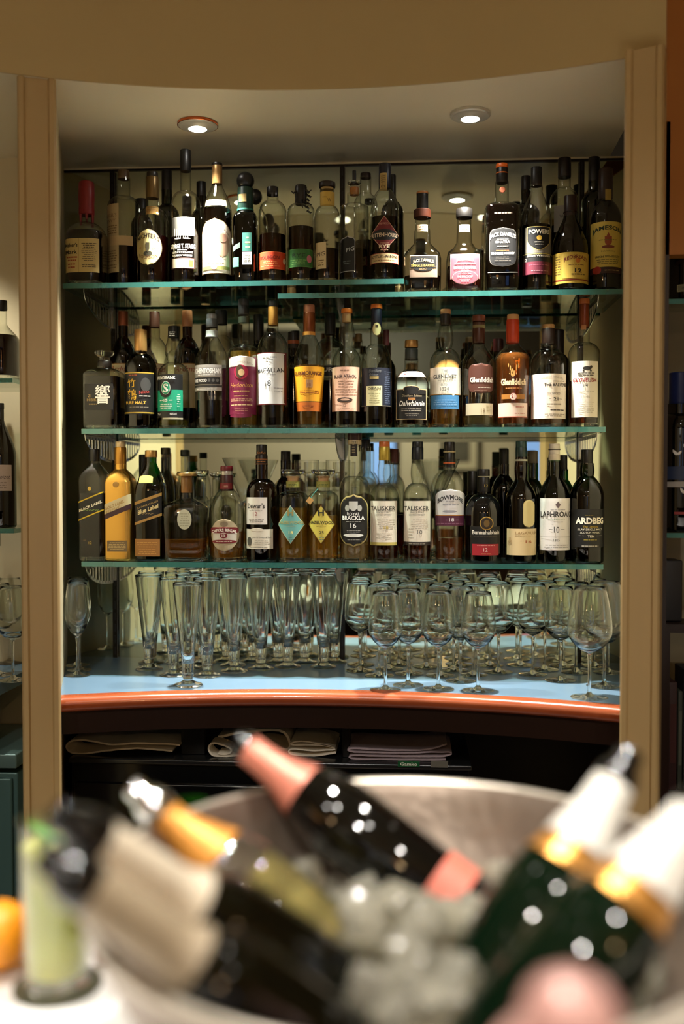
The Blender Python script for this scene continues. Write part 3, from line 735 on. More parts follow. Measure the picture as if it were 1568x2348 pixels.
l = b.lab().p(1266, 578, 1347, 649, 'c8a840').p(1268, 580, 1282, 640, 'b89a3c').m(1270, 584, 1281, 630, 8, '6a5420', .4).p(1266, 640, 1347, 643, '7a1a14').p(1284, 582, 1345, 638, 'd2b24c')
l.t('REDBREAST', 1314, 593, 9, '7a2418', 52, .02, arc=55).p(1313, 592, 1324, 603, 'c87830', 'oval').m(1296, 605, 1334, 609, 1, '7a5a28').t('12', 1319, 625, 9, '241a10', 16, .03).m(1302, 626, 1336, 632, 1, '6a5424').done()
b = Bottle(1388, 70, 388, 'B', YF, 505, 462, 30, 'green irish whiskey bottle with wide yellow label at the right end', 'dgreen', (480, '070904'), .6, group=GA,
   caps=[('capsule', 458, 388, 32, '24100e')])
b.lab('neck_label', r=16).p(1384, 428, 1398, 470, '98803c').p(1382, 455, 1396, 470, '6a1c18', 'oval').done()
l = b.lab().p(1353, 508, 1423, 612, 'd4bc58')
l.t('JAMESON', 1387, 530, 13, '14301c', 62, .035, arc=90).p(1380, 542, 1396, 564, '9a4a30', 'shield').p(1384, 533, 1392, 548, '9a4a30', 'diamond').p(1374, 562, 1402, 570, '7a3a28', 'oval').m(1364, 548, 1412, 552, 1, '7a7038').t('Irish Whiskey', 1388, 579, 5, '5a4a20', 30).t('IRISH WHISKEY', 1388, 591, 5, '2a2c18', 52, .015).m(1364, 593, 1412, 607, 3, '8a7c3c').p(1353, 613, 1423, 627, '2a1410').p(1357, 610, 1373, 628, '9a2a20', 'oval').m(1378, 618, 1415, 622, 1, 'b09868').done()

# ================= middle shelf, front row
M_AMB = '7a3608'
b = Bottle(240, 82, 806, 'C', YF, 862, 845, 34, 'squat faceted square decanter bottle with glass stopper and white brush character', 'clear', (866, '1c0b05'), .85, n=7, group=GC,
   caps=[('collar', 845, 828, 32, '1a100c'), ('glass_stopper', 826, 806, 44, 'glass')])
b.lab().p(206, 880, 272, 940, '0e0c0c').t('響', 248, 926, 43, 'eae6de', 34, .01).t('HIBIKI', 224, 920, 6, 'a08448', 24).t('21', 218, 911, 7, 'a08448').m(214, 924, 238, 930, 1, '7a6434').done()
b = Bottle(323, 73, 757, 'C', YF, 850, 811, 29, 'dark round whisky bottle with tall gold cap and black label with gold characters', 'dark', (850, '120603'), .85, group=GC,
   caps=[('cap', 809, 757, 29, 'c8965a', .7)])
l = b.lab().p(290, 853, 357, 950, '0b0a0a').p(290, 853, 357, 856, 'a88c30').p(290, 945, 357, 948, 'a88c30').m(300, 858, 330, 862, 1, 'a04a30')
l.t('竹', 311, 888, 20, 'd8a828', 20, .01).t('鶴', 312, 917, 24, 'd8a828', 22, .01).p(332, 866, 352, 898, '3a3a38', 'oval').t('Nikka', 339, 902, 7, 'b04038', 20, sl=.15).m(328, 905, 352, 911, 1, 'a8a49a').t('PURE MALT', 320, 927, 7, 'd8b048', 46, .02).m(304, 932, 350, 935, 1, '8a8270').done()
b = Bottle(398, 72, 749, 'C', YF, 862, 832, 26, 'clear bulb necked whisky bottle with black and bright green label', 'clear', (965, '8a7a10'), .8, bulge=.5, group=GC,
   caps=[('cap', 775, 749, 25, '0c0c0d')])
b.lab('cap_print', r=12.8).m(390, 756, 405, 768, 3, 'd8d8d8').done()
l = b.lab().p(361, 858, 425, 957, '0c0d0d').p(361, 894, 425, 943, '16a07a').p(372, 872, 402, 912, '0c0d0d', 'oval').p(377, 874, 399, 905, '1c9a74', 'oval', border='e8f0e8', bw=1.0)
l.t('S', 388, 900, 20, 'f2f6f0', 13, .03).t('SPRINGBANK', 388, 870, 8, 'eef0ea', 46, .03).t('15', 388, 921, 6, 'f4f6f0', 9, .03).m(372, 916, 382, 920, 1, 'e8f0e8').m(395, 916, 405, 920, 1, 'e8f0e8').m(373, 925, 404, 938, 3, 'e0f0e4', .55).m(413, 902, 420, 934, 6, 'b8e0cc').t('70cl', 371, 952, 5, 'f0f0ec').t('46%vol', 405, 952, 5, 'f0f0ec', 15).done()
b.lab('base_slip').p(380, 958, 425, 962, 'b8b49a').done()
b = Bottle(486, 77, 721, 'C', YF, 838, 772, 26, 'clear round whisky bottle with grey black label and silver cap', 'clear', (920, '280e08'), .45, group=GC,
   caps=[('cap', 752, 732, 27, '55585c', .3), ('top_disc', 733, 721, 24, '8c9096', .4)])
b.lab('neck_label').ring(753, 768, 'a0a2a0').done()
l = b.lab().p(447, 836, 514, 896, 'aeaaa2').p(447, 842, 514, 862, '9a9690').p(447, 865, 511, 881, '141212').p(447, 883, 514, 888, '2a2826')
l.t('AUCHENTOSHAN', 480, 856, 12, 'f2f0ea', 64, .03).m(452, 858, 508, 861, 1, 'f0ece4').t('THREE WOOD', 466, 876, 7, 'f0ece4', 32, .03).p(484, 868, 490, 876, '5a5854', 'oval').p(493, 868, 499, 876, '5a5854', 'oval').p(502, 868, 508, 876, '5a5854', 'oval').m(448, 890, 512, 894, 1, 'e8e4dc').done()
b = Bottle(559, 67, 687, 'C', YF, 806, 790, 27, 'slim straight whisky bottle with crimson label and portrait head', 'clear', (808, 'c88a14'), .7, group=GC,
   caps=[('cap', 723, 700, 24, '121213'), ('cap_top', 702, 687, 24, '1c1d1f')], taper=.97)
b.lab('neck_label', r=13).p(547, 722, 571, 736, '3a4238').done()
l = b.lab().p(527, 818, 590, 950, '7c1c40').p(530, 948, 582, 958, '7c1c40', 'oval').p(527, 816, 588, 840, 'efe6da', 'arch').p(542, 836, 574, 870, 'b01c44', 'oval').p(546, 836, 564, 868, '4a3820', 'oval').p(552, 846, 566, 862, 'c8a878', 'oval')
l.t('COMPASS BOX', 560, 833, 5, 'b8a898', 48, arc=60).t('Hedonism', 558, 888, 10, 'd8a050', 50, shear=.3).m(534, 894, 582, 900, 1, 'd0a868').m(534, 906, 582, 910, 1, 'd0a868').m(534, 913, 582, 921, 2, 'c89878').m(534, 926, 582, 931, 1, 'e0c090').m(540, 936, 578, 944, 2, 'b87868').done()
b = Bottle(626, 71, 691, 'C', YF, 808, 762, 25, 'clear whisky bottle with tall plain white label numbered eighteen', 'clear', (935, '200a04'), .75, group=GC,
   caps=[('capsule', 747, 704, 24, 'b0803c', .5), ('cap', 705, 691, 24, '141414')])
l = b.lab().p(590, 808, 659, 928, '6a1c20').p(590, 810, 656, 926, 'e6e9e8').p(588, 809, 590, 927, 'e0e0e0').p(654, 812, 656, 924, '5a2020')
l.t('MACALLAN', 624, 854, 10, '2a2a30', 60, .01).m(604, 816, 640, 822, 1, '9aa0a0').m(612, 822, 632, 828, 1, '9aa0a0').t('The', 620, 838, 5, '6a6a70').m(612, 858, 640, 861, 1, 'a0a0a4').t('18', 619, 886, 14, '222228', 14).m(632, 888, 652, 892, 1, 'a0a0a4').m(632, 895, 652, 899, 1, 'a0a0a4').done()
b = Bottle(709, 70, 700, 'C', YF, 832, 765, 27, 'pear shouldered whisky bottle with orange yellow label', 'clear', (840, 'a85c0a'), .25, taper=.86, group=GC,
   caps=[('capsule', 765, 718, 28, '7a3c18', .4), ('stopper', 719, 700, 26, 'a86a4c')])
b.lab('neck_band', r=14.6).p(694, 757, 723, 765, 'd8903c').done()
l = b.lab().p(676, 840, 743, 920, 'dd9a1c', 'taper').p(681, 920, 738, 921.5, '4a2408').p(681, 922, 738, 943, 'b05c14', 'taper')
l.t('GLENMORANGIE', 709, 860, 9, '5a2408', 60, .02).m(694, 862, 726, 866, 1, 'b06a14').p(705, 871, 720, 889, 'b08458').t('10', 712, 886, 8, '8a5a3a', 8).m(690, 894, 734, 903, 2, '9a5a10').m(696, 928, 722, 934, 1, '8a4010').done()
b = Bottle(795, 67, 709, 'C', YF, 832, 795, 29, 'clear bulb necked whisky bottle with pale pink label and otter drawing', 'clear', (930, '2a1006'), .5, bulge=.25, group=GC,
   caps=[('cork', 740, 719, 21, 'b08a5c'), ('orange_stopper', 719, 709, 26, 'd0701c')])
l = b.lab().p(762, 841, 825, 943, 'd8ab92')
l.m(780, 846, 806, 852, 1, '8a6a58').t('BLAIR ATHOL', 793, 867, 8, '3a2c2c', 50, .015).m(770, 871, 820, 908, 6, 'a07c68', .4).p(775, 911, 810, 923, '3a2a20', 'oval').p(783, 914, 803, 919, 'c8a088', 'oval').t('12', 792, 933, 6, '7a5a48').m(768, 925, 784, 928, 1, 'a07c68').m(770, 936, 818, 939, 1, 'a07c68').done()
b = Bottle(863, 69, 699, 'C', YF, 838, 790, 28, 'clear whisky bottle with midnight blue label and small cream panel', 'clear', (935, '1a0905'), .8, group=GC,
   caps=[('capsule', 755, 708, 25, '0c1226'), ('orange_stopper', 709, 699, 27, 'cc6a20')])
b.lab('neck_medal', r=14).p(854, 736, 874, 767, 'd8c894', 'oval', border='6a5a30', bw=1).p(861, 742, 867, 748, '3a3020').done()
l = b.lab().p(830, 843, 897, 932, '0d1526').m(882, 850, 895, 926, 16, '4a5468', .35)
l.t('Distillers', 861, 854, 7, '7a7c7c', 28, shear=.3).t('Edition', 858, 862, 6, '7a7c7c', 20, shear=.3).p(849, 863, 869, 869, 'a8945c').p(841, 885, 877, 930, 'd6d09e').t('OBAN', 859, 894, 6, '2a2a22', 29, .01).m(845, 900, 874, 926, 5, 'a8a478', .3).p(830, 930, 897, 931, 'a0906a').done()
b = Bottle(943, 79, 781, 'C', YF, 885, 848, 31, 'short broad whisky bottle with gold framed black label and gold cap', 'clear', (916, '5c1f0a'), .6, group=GC,
   caps=[('neck_foil', 826, 800, 30, '343c3c'), ('cap', 798, 781, 31, 'b08850', .7)])
b.lab('shoulder_label').p(916, 850, 972, 863, 'd8b8ac').m(920, 853, 968, 860, 1, '8a3030').done()
l = b.lab().p(908, 892, 978, 962, '0f0e0e', 'rect', border='d6b888', bw=1.5).p(924, 884, 962, 900, '0f0e0e', 'oval', border='d6b888', bw=1.5).p(911, 895, 975, 904, '151313')
l.t('Distillers Edition', 944, 910, 5, 'b8a888', 44, shear=.3).p(936, 912, 952, 918, 'b07840').t('Dalwhinnie', 944, 931, 12, 'ece6da', 56, .02, shear=.3).m(918, 936, 968, 944, 2, 'b0a898').m(928, 947, 960, 955, 2, '7a7468').done()
b = Bottle(1021, 71, 710, 'C', YF, 832, 800, 28, 'clear bulb necked whisky bottle with white label over blue block', 'clear', (930, 'b0620c'), .75, bulge=.32, group=GC,
   caps=[('capsule', 746, 720, 24, '14110f'), ('stopper', 721, 710, 24, 'b08a5c')])
l = b.lab().p(986, 842, 1056, 904, 'ece6d4').p(988, 906, 1051, 938, '4c8cc0').p(986, 903, 1054, 905, 'c89858')
l.t('THE', 1018, 854, 6, '3c3c38', 15).t('GLENLIVET', 1019, 868, 9, '34342e', 51, .015).m(996, 871, 1042, 873, 1, 'a8a490').t("ESTD", 1017, 885, 5, '5a5a50', 14).t('1824', 1018, 896, 8, '5a5a50', 19).m(994, 915, 1046, 930, 3, '7aaad4').done()
b = Bottle(1097, 75, 724, 'C', YF, 838, 792, 29, 'clear whisky bottle with brown rounded label and brown capsule', 'clear', (955, '9a8a40'), .35, group=GC,
   caps=[('capsule', 788, 740, 29, '4a281c', .2), ('stopper', 738, 724, 30, '6a3420')])
b.lab('neck_band', r=14.9).p(1083, 741, 1112, 748, '7a7048').done()
l = b.lab().p(1072, 833, 1129, 903, '63392c', 'round', border='4a281e', bw=1).t('Glenfiddich', 1102, 877, 12, 'f2eadf', 52, .035).m(1090, 888, 1126, 890, 1, 'e8dccc').m(1078, 895, 1122, 898, 1, 'c8a890')
l.done(); l = b.lab('lower_label').p(1067, 925, 1128, 952, 'dcd0ae').t('18', 1105, 946, 9, '8a7048', 9).m(1112, 929, 1126, 944, 4, 'b0a078').done()
b = Bottle(1175, 81, 722, 'C', YF, 828, 790, 30, 'red capped amber whisky bottle with stag emblem', 'clear', (812, 'b03c06'), .3, taper=.93, group=GC,
   caps=[('capsule', 788, 734, 30, 'c43c18'), ('stopper', 735, 722, 27, 'c08c58')])
l = b.lab().p(1167, 850, 1177, 864, 'c89850', 'shield')
for dx, dy, ww, hh in ((-6, 838, 3, 12), (8, 836, 3, 14), (-2, 845, 4, 8), (12, 834, 2, 10), (-10, 833, 2, 9)): l.p(1172+dx-ww/2, dy, 1172+dx+ww/2, dy+hh, 'c89850', 'oval')
l.t('Glenfiddich', 1174, 883, 15, 'f2dcae', 54, .04).p(1148, 904, 1199, 915, 'b0742c').p(1165, 901, 1181, 918, 'f0d8c8', 'oval', border='a03020', bw=1).t('21', 1173, 913, 8, 'a02830', 9, .02).m(1154, 888, 1194, 892, 1, 'c88a50').done().lab('lower_label').p(1141, 924, 1206, 957, 'eed4c4').m(1176, 930, 1200, 936, 1, 'c07868').m(1176, 946, 1200, 950, 1, 'c07868').p(1141, 955, 1206, 957, 'd86848').done()
b = Bottle(1257, 81, 745, 'C', YF, 838, 800, 29, 'round shouldered bottle with large white label numbered twenty one', 'clear', (900, '8a3a0c'), .85, bulge=.25, group=GC,
   caps=[('capsule', 790, 754, 31, '24140f'), ('stopper', 756, 745, 28, 'b88c58')])
l = b.lab().p(1217, 857, 1294, 960, 'e9dcca')
l.t('Doublewood Scotch Malt', 1258, 866, 5, 'a89888', 58, arc=90).t('THE BALVENIE', 1268, 886, 8, '2a2420', 52, .02).m(1262, 872, 1290, 876, 1, '9a8c7c').t('PORTWOOD', 1264, 905, 5, '5a4c40', 30).t('21', 1269, 919, 8, '1c1816', 11, .02).m(1252, 914, 1260, 916, 1, '6a5a4c').m(1276, 914, 1284, 916, 1, '6a5a4c').m(1240, 924, 1290, 930, 1, '8a7c6c').m(1256, 938, 1288, 943, 1, '3a2c24').m(1244, 948, 1290, 956, 2, '9a8c7c').done()
b = Bottle(1339, 71, 686, 'C', YF, 812, 786, 25, 'tall clear whisky bottle with white label, cat drawing and red lettering', 'clear', (875, '6a2c10'), .8, group=GC,
   caps=[('capsule', 752, 697, 22, '7a3414', .2), ('stopper', 698, 686, 24, 'a85a28')])
b.lab('neck_slip', r=12).p(1331, 742, 1341, 752, 'c08050').done()
l = b.lab().p(1308, 828, 1366, 957, 'e6dfd0')
l.p(1330, 840, 1350, 849, '2c2824', 'oval').p(1346, 838, 1352, 844, '2c2824', 'oval').p(1330, 848, 1334, 852, '2c2824').p(1346, 848, 1350, 852, '2c2824').m(1318, 853, 1358, 863, 2, '5a544a').t('CLYNELISH', 1336, 876, 9, '8a1c24', 50, .02).t('14', 1337, 888, 7, '3a3630', 9).m(1322, 896, 1356, 899, 1, 'b0a898').t('15-46', 1337, 913, 6, 'a8a090').m(1318, 920, 1358, 948, 6, 'b0a898', .3).done()

# ================= lowest shelf, front row
b = Bottle(217, 61, 1030, 'D', YF, 1098, 1062, 25, 'square bottle with slanting black and yellow label at left end', 'clear', (1131, '2e1408'), .45, n=6, group=GD,
   caps=[('cap', 1058, 1030, 26, '100f0f')])
l = b.lab().p(188, 1142, 246, 1180, '100e0c', sl=.42).p(188, 1139, 246, 1142, 'c8a820', sl=.42).p(188, 1180, 246, 1183, 'c8a820', sl=.42)
l.t('BLACK LABEL', 217, 1164, 6.5, 'ece4cc', 52, .02, sl=.42).m(200, 1168, 236, 1172, 1, '6a8038', sl=.42).done(); l = b.lab('age_print').p(211, 1116, 219, 1126, 'c8a848', 'oval').done(); b.lab('number_print').t('12', 216, 1248, 6, 'c8a848', 7).m(198, 1238, 208, 1240, 1, '8a6a40').done()
b = Bottle(277, 63, 1013, 'D', YF, 1108, 1076, 27, 'gold coated square bottle with slanting cream and purple label', 'gold', None, .55, n=6, group=GD,
   caps=[('capsule', 1068, 1026, 27, 'b8863c', .8), ('cap', 1026, 1013, 23, 'cdb48c', .3)])
l = b.lab().p(247, 1145, 308, 1180, 'c8b890', sl=.42).p(247, 1168, 308, 1180, '3a1c24', sl=.42).t('GOLD LABEL', 272, 1162, 7, 'a07c40', 44, .02, sl=.42).t('RESERVE', 268, 1172, 6, 'a07c40', 32, sl=.42).p(268, 1105, 282, 1118, 'a07430', 'oval')
l.done(); l = b.lab('lower_label').p(254, 1240, 300, 1265, '6a5638').m(256, 1243, 298, 1262, 5, 'c0a468', .35).done()
b = Bottle(347, 66, 1033, 'D', YF, 1130, 1062, 25, 'teal green square bottle with slanting dark label edged in gold', 'green', (1115, '08140c'), .35, n=5, group=GD,
   caps=[('cap', 1049, 1033, 28, 'b88e50', .5)])
l = b.lab('shoulder_plate').p(326, 1090, 358, 1108, 'd8c070', 'arch').done().lab('label').p(316, 1144, 378, 1190, '100c10', sl=.36).p(316, 1141, 378, 1148, 'a88040', sl=.36).p(316, 1188, 378, 1194, 'a88040', sl=.36)
l.t('JOHNNIE WALKER', 347, 1161, 5.5, 'b89858', 48, sl=.36).t('Blue Label', 348, 1173, 10, 'dcc890', 46, .03, sl=.36).m(326, 1177, 364, 1180, 1, '8a744c', sl=.36).p(317, 1236, 374, 1276, '9a6a30').m(321, 1242, 370, 1272, 6, 'c89448', .3).done()
b = Bottle(428, 98, 1080, 'D', YF, 1158, 1146, 32, 'heavy square crystal decanter a quarter full with gold rimmed glass stopper', 'clear', (1236, 'a04c08'), .7, n=7, dep=.8, taper=.9, group=GD, kind='decanter', cat='decanter',
   caps=[('glass_stopper', 1094, 1082, 44, 'glass'), ('gold_rim', 1092, 1084, 46, 'c8a468', .7), ('cork', 1130, 1092, 26, '9a6a30')],
   prof=[(44, 1284, 7), (46, 1278, 7), (46, 1255, 7), (48, 1200, 7), (49, 1166, 6), (46, 1158, 5), (30, 1150, 3), (16, 1143, 2.2), (15, 1130, 2), (17, 1105, 2), (17, 1094, 2)])
b.lab('engraved_crest').p(415, 1168, 448, 1215, 'c9cbb4', 'oval').m(420, 1176, 444, 1208, 6, 'a8aa90', .4).done()
b = Bottle(520, 82, 1068, 'D', YF, 1182, 1120, 29, 'round whisky bottle with silver crest label and burgundy neck', 'clear', (1218, 'b0620e'), .6, taper=.95, group=GD,
   caps=[('neck_foil', 1126, 1090, 29, '3a1014'), ('silver_band', 1090, 1080, 28, 'b8b4ac', .5), ('cap', 1080, 1069, 29, '6a1420')])
b.lab('neck_label', r=15.5).p(506, 1108, 534, 1122, '7a1c24').t('1801', 520, 1118, 4.5, 'e0b8a0').done()
l = b.lab().p(489, 1190, 553, 1264, 'b6a888', 'oval').p(494, 1214, 548, 1248, 'cfc8ba', 'round').p(488, 1209, 552, 1224, '741a24', 'round').p(510, 1222, 530, 1236, '741a24', 'oval', border='e8dcd0', bw=1).p(492, 1238, 548, 1247, '741a24', 'oval').p(512, 1196, 530, 1208, '8a7c64', 'oval')
l.t('CHIVAS REGAL', 520, 1220, 7.5, 'f4ece0', 56, .03, arc=110).t('12', 520, 1232, 6, 'f4ece0', 8, .02).m(500, 1240, 540, 1244, 1, 'd8c0b0').done()
b = Bottle(600, 70, 1020, 'D', YF, 1128, 1098, 28, 'dark brown whisky bottle with two white labels', 'brown', (1140, '0c0403'), .85, group=GD,
   caps=[('neck_foil', 1068, 1044, 28, '1c0e0c'), ('cap', 1044, 1020, 25, '14100e')])
b.lab('neck_print', r=14.6).p(587, 1052, 614, 1053.5, 'b06a30').p(587, 1063, 614, 1064.5, 'b06a30').m(588, 1056, 613, 1061, 1, 'a86a34').done().lab('cap_print', r=13).t('John', 600, 1042, 7, 'b87838', 20, shear=.3).done()
l = b.lab().p(567, 1141, 617, 1203, 'e3dbd2')
l.t("Dewar's", 592, 1166, 12, '34302e', 40, .02).t('12', 590, 1183, 9, '9a3c44', 10).m(574, 1170, 610, 1172, 1, '9a928a').m(572, 1189, 612, 1198, 2, '9a928a').done().lab('lower_label').p(567, 1214, 629, 1259, 'd9d2c0').p(580, 1211, 608, 1219, 'd9d2c0', 'oval').t('John & Dewar & Sons', 604, 1236, 5, '4a463e', 42).p(570, 1232, 582, 1252, '55524a', 'oval').m(584, 1238, 624, 1250, 3, 'a8a290', .3).m(568, 1254, 628, 1257, 1, '6a6658').done()
for x, lc_, tx, nm, lab_ in ((672, '6aa8a0', 'c8b478', '18', 'round honey coloured bottle with turquoise diamond label and glass stopper'), (741, 'c8b850', '2a2a1c', '25', 'round honey coloured bottle with yellow diamond label and neck tag')):
    b = Bottle(x, 70, 1078, 'D', YF, 1143, 1126, 30, lab_, 'clear', (1164 if x < 700 else 1182, 'c47a0a'), .9, group=GD,
       caps=[('cork', 1104, 1092, 25, 'c89868'), ('glass_stopper', 1096, 1077, 56, 'glass')])
    l = b.lab('neck_label', r=15.6)
    l.ring(1104, 1118, 'a09c50').m(x-13, 1106, x+13, 1116, 3, '5a6a30').done()
    l = b.lab().p(x-33, 1159, x+29, 1248, lc_, 'diamond', border='7a5a28' if x > 700 else 'd8d0a8', bw=1.0)
    l.t('H', x-2, 1183, 14, '9a8c50' if x < 700 else tx, 14, .04).t('HAZELWOOD', x-1, 1202, 7, 'a8a060' if x < 700 else tx, 54, .02).m(x-18, 1206, x+14, 1208, 1, tx).t(nm, x-1, 1225, 7, 'e0d080' if x < 700 else tx, 10, .02).m(x-8, 1230, x+6, 1240, 2, '5a7c74').done()
    if x > 700:
        g = MB().tube([(-.012, -.014, b.z(1121)), (-.022, -.020, b.z(1132)), (-.029, -.024, b.z(1142))], .0012, 6).tube([(-.029, -.024, b.z(1142)), (-.031, -.028, b.z(1146))], .0012, 6)
        g.build('tag_cord', [paper('5a9a90')], b.root)
        g = MB().box((-.007, -.001, -.007), (.007, .001, .007)); o = g.build('tag', [paper('d8a868', .5)], b.root); o.location = (-.031, -.030, b.z(1148)); o.rotation_euler = (0, R(38), 0)
b = Bottle(813, 70, 993, 'D', YF, 1120, 1092, 30, 'clear whisky bottle with big black pill shaped label with crest', 'clear', (1245, 'c89c50'), .9, group=GD,
   caps=[('neck_foil', 1020, 1008, 32, 'b8a47c'), ('cap', 1009, 993, 33, '34100f')])
b.lab('neck_label', r=15.4).p(804, 1012, 820, 1046, '14110f').m(807, 1016, 817, 1040, 4, '8a7c5c').done()
l = b.lab().p(780, 1134, 845, 1254, '101010', 'pill', border='a8965c', bw=2.2)
l.p(802, 1150, 822, 1172, 'c8c8c0', 'shield').p(793, 1158, 803, 1173, 'b0b0a8', 'oval').p(821, 1158, 831, 1173, 'b0b0a8', 'oval').t('ROYAL', 812, 1183, 7, 'ecebe6', 28, .01, arc=-80).t('BRACKLA', 812, 1193, 10, 'f2f1ec', 49, .03).m(794, 1195, 830, 1198, 1, 'a0a098').t('16', 812, 1211, 11, 'f0f0ec', 13, .01).m(793, 1215, 832, 1222, 2, '9a9a92').p(790, 1224, 834, 1232, 'd8d8d0', 'oval').m(796, 1236, 830, 1240, 1, '8a8a82').done()
for x, gr, cp, lq, age, lab_ in ((881, 'bfae60', ('capsule', 1056, 1024, 26, 'c0a440', .3), '7c3208', '18', 'clear whisky bottle with yellow capsule and cream label with gold foot'),
                       (957, '2a2320', ('capsule', 1054, 1026, 27, '0e1420'), '7a3004', '10', 'clear whisky bottle with navy capsule and cream label numbered ten')):
    b = Bottle(x, 66, 1013, 'D', YF, 1140, 1108, 25, lab_, 'clear', (1180 if x > 900 else 1182, lq), .75, bulge=.25, group=GD,
       caps=[cp, ('stopper', 1026, 1013, 25, 'c86a30' if x < 900 else '14181e')])
    dx = x-881 if x < 900 else x-957
    l = b.lab().p(x-31, 1149, x+29, 1251, 'e6dccb').p(x-31, 1244 if x < 900 else 1243, x+29, 1251, gr)
    l.t('TALISKER', x-2, 1171, 10, '3a3632', 54, .01).t('SINGLE MALT', x-1, 1177, 4, '5a544c', 32).t('SCOTCH WHISKY', x-1, 1183, 4, '5a544c', 36).m(x-16, 1190, x+26, 1215, 5, 'b0a698', .3)
    if x < 900: l.t('18', x+5, 1214, 7, 'b8a040', 10, .01).m(x-20, 1222, x+20, 1236, 3, 'b8ae9e')
    else: l.t('10', x+5, 1225, 9, '3a3632', 11).m(x-22, 1210, x-8, 1236, 4, 'c0b6a6').m(x-20, 1246, x+18, 1249, 1, 'a09888')
    l.done()
b = Bottle(1030, 69, 1015, 'D', YF, 1125, 1078, 27, 'clear whisky bottle with arched white label and plum band numbered eighteen', 'clear', (1233, '8a3c10'), .7, taper=.93, group=GD,
   caps=[('capsule', 1072, 1038, 26, '15110f'), ('cap', 1036, 1014, 25, '1a1613')])
b.lab('cap_rings', r=13.6).ring(1060, 1063, 'd06a38').ring(1034, 1037, 'b8a878').done()
l = b.lab().p(998, 1122, 1065, 1182, 'e2dfe0', 'arch').p(998, 1183, 1063, 1206, '5a2440').p(998, 1181, 1065, 1183, 'c88840')
l.t('BOWMORE', 1031, 1146, 11, '2c2a2c', 56, .025, arc=52).m(1018, 1148, 1044, 1151, 1, 'a0a0a4').m(1012, 1155, 1052, 1161, 1, '9a9aa0').p(1014, 1170, 1046, 1176, '9a98a0', 'oval').t('18', 1034, 1196, 8, 'ece4e8', 11, .01).m(1020, 1192, 1027, 1194, 1, 'c8b8c0').m(1042, 1192, 1050, 1194, 1, 'c8b8c0').m(1002, 1199, 1060, 1203, 1, '8a5a74').done()
b = Bottle(1108, 84, 1077, 'D', YF, 1180, 1132, 27, 'squat black bottle with gold roundel and small red label', 'black', None, .85, group=GD,
   caps=[('capsule', 1128, 1094, 28, '121112'), ('cap', 1092, 1076, 29, '1a191a')])
b.lab('neck_print', r=14.5).t('12', 1113, 1117, 6, 'c8b050', 8).done()
l = b.lab().p(1077, 1208, 1144, 1270, '0a0a0a', 'rect', border='26231e', bw=1).p(1097, 1185, 1128, 1216, '2a1c0c', 'oval', border='b89038', bw=2).p(1106, 1192, 1119, 1209, '6a5020', 'oval')
l.t('Bunnahabhain', 1111, 1226, 10, 'eee8da', 60, .02).m(1082, 1229, 1140, 1231, 1, '5a5448').p(1081, 1248, 1140, 1274, 'a01c28').t('12', 1110, 1265, 8, 'f0e0d8', 9).m(1086, 1250, 1136, 1253, 1, 'd89088').m(1096, 1269, 1126, 1272, 1, 'd8a060').done()
b = Bottle(1194, 70, 1012, 'D', YF, 1145, 1098, 27, 'brown glass whisky bottle with tall blank cream oval and cream label', 'brown', (1100, '1c0804'), .35, bulge=.12, group=GD,
   caps=[('capsule', 1052, 1026, 26, '1c3430'), ('cap', 1027, 1012, 25, '24443e')])
b.lab('neck_band', r=14.2).ring(1053, 1057, 'b8b8a0').done()
b.lab('seal_label').p(1195, 1146, 1223, 1210, 'd8c88c', 'pill', border='b8a468', bw=1).done()
l = b.lab().p(1161, 1213, 1229, 1274, 'e0c898').t('LAGAVULIN', 1203, 1226, 7, 'a88454', 48, .01).m(1176, 1228, 1222, 1231, 1, 'c0a474').t('16', 1208, 1246, 7, 'b06a40', 14, .02).m(1188, 1240, 1198, 1242, 1, 'b06a40').t('&', 1168, 1246, 14, 'c8a878').done()
b = Bottle(1270, 72, 1030, 'D', YF, 1148, 1092, 29, 'bright green bottle with plain white label numbered ten', 'green', (1115, '063a18'), .45, bulge=.05, group=GD,
   caps=[('capsule', 1060, 1042, 27, 'cfc4ac'), ('cap', 1042, 1018, 25, 'd8cfbc')])
b.lab('cap_line', r=13.2).ring(1029, 1031, '2a2420').done()
l = b.lab().p(1236, 1143, 1305, 1262, 'e4e0dc')
l.p(1268, 1150, 1280, 1166, '6a5a60', 'diamond').m(1256, 1168, 1292, 1171, 1, '8a8488').t('LAPHROAIG', 1271, 1186, 13, '24201e', 66, .015).m(1248, 1189, 1294, 1192, 1, '6a9070').m(1256, 1196, 1290, 1199, 1, '8a8488').t('10', 1271, 1222, 14, '24201e', 12).p(1254, 1214, 1262, 1215, '5a5654').p(1280, 1214, 1289, 1215, '5a5654').p(1238, 1231, 1303, 1232, 'b8b2ae').t('1815', 1271, 1242, 6, '3a3634', 13).m(1244, 1248, 1300, 1258, 2, 'a8a4a0').done()
b = Bottle(1345, 77, 1031, 'D', YF, 1140, 1092, 30, 'dark green bottle with black label, rightmost on the lowest shelf', 'dgreen', (1120, '020a04'), .55, bulge=.12, group=GD,
   caps=[('capsule', 1066, 1031, 27, '0b0b0b')])
l = b.lab().p(1308, 1168, 1383, 1256, '0d0d0d')
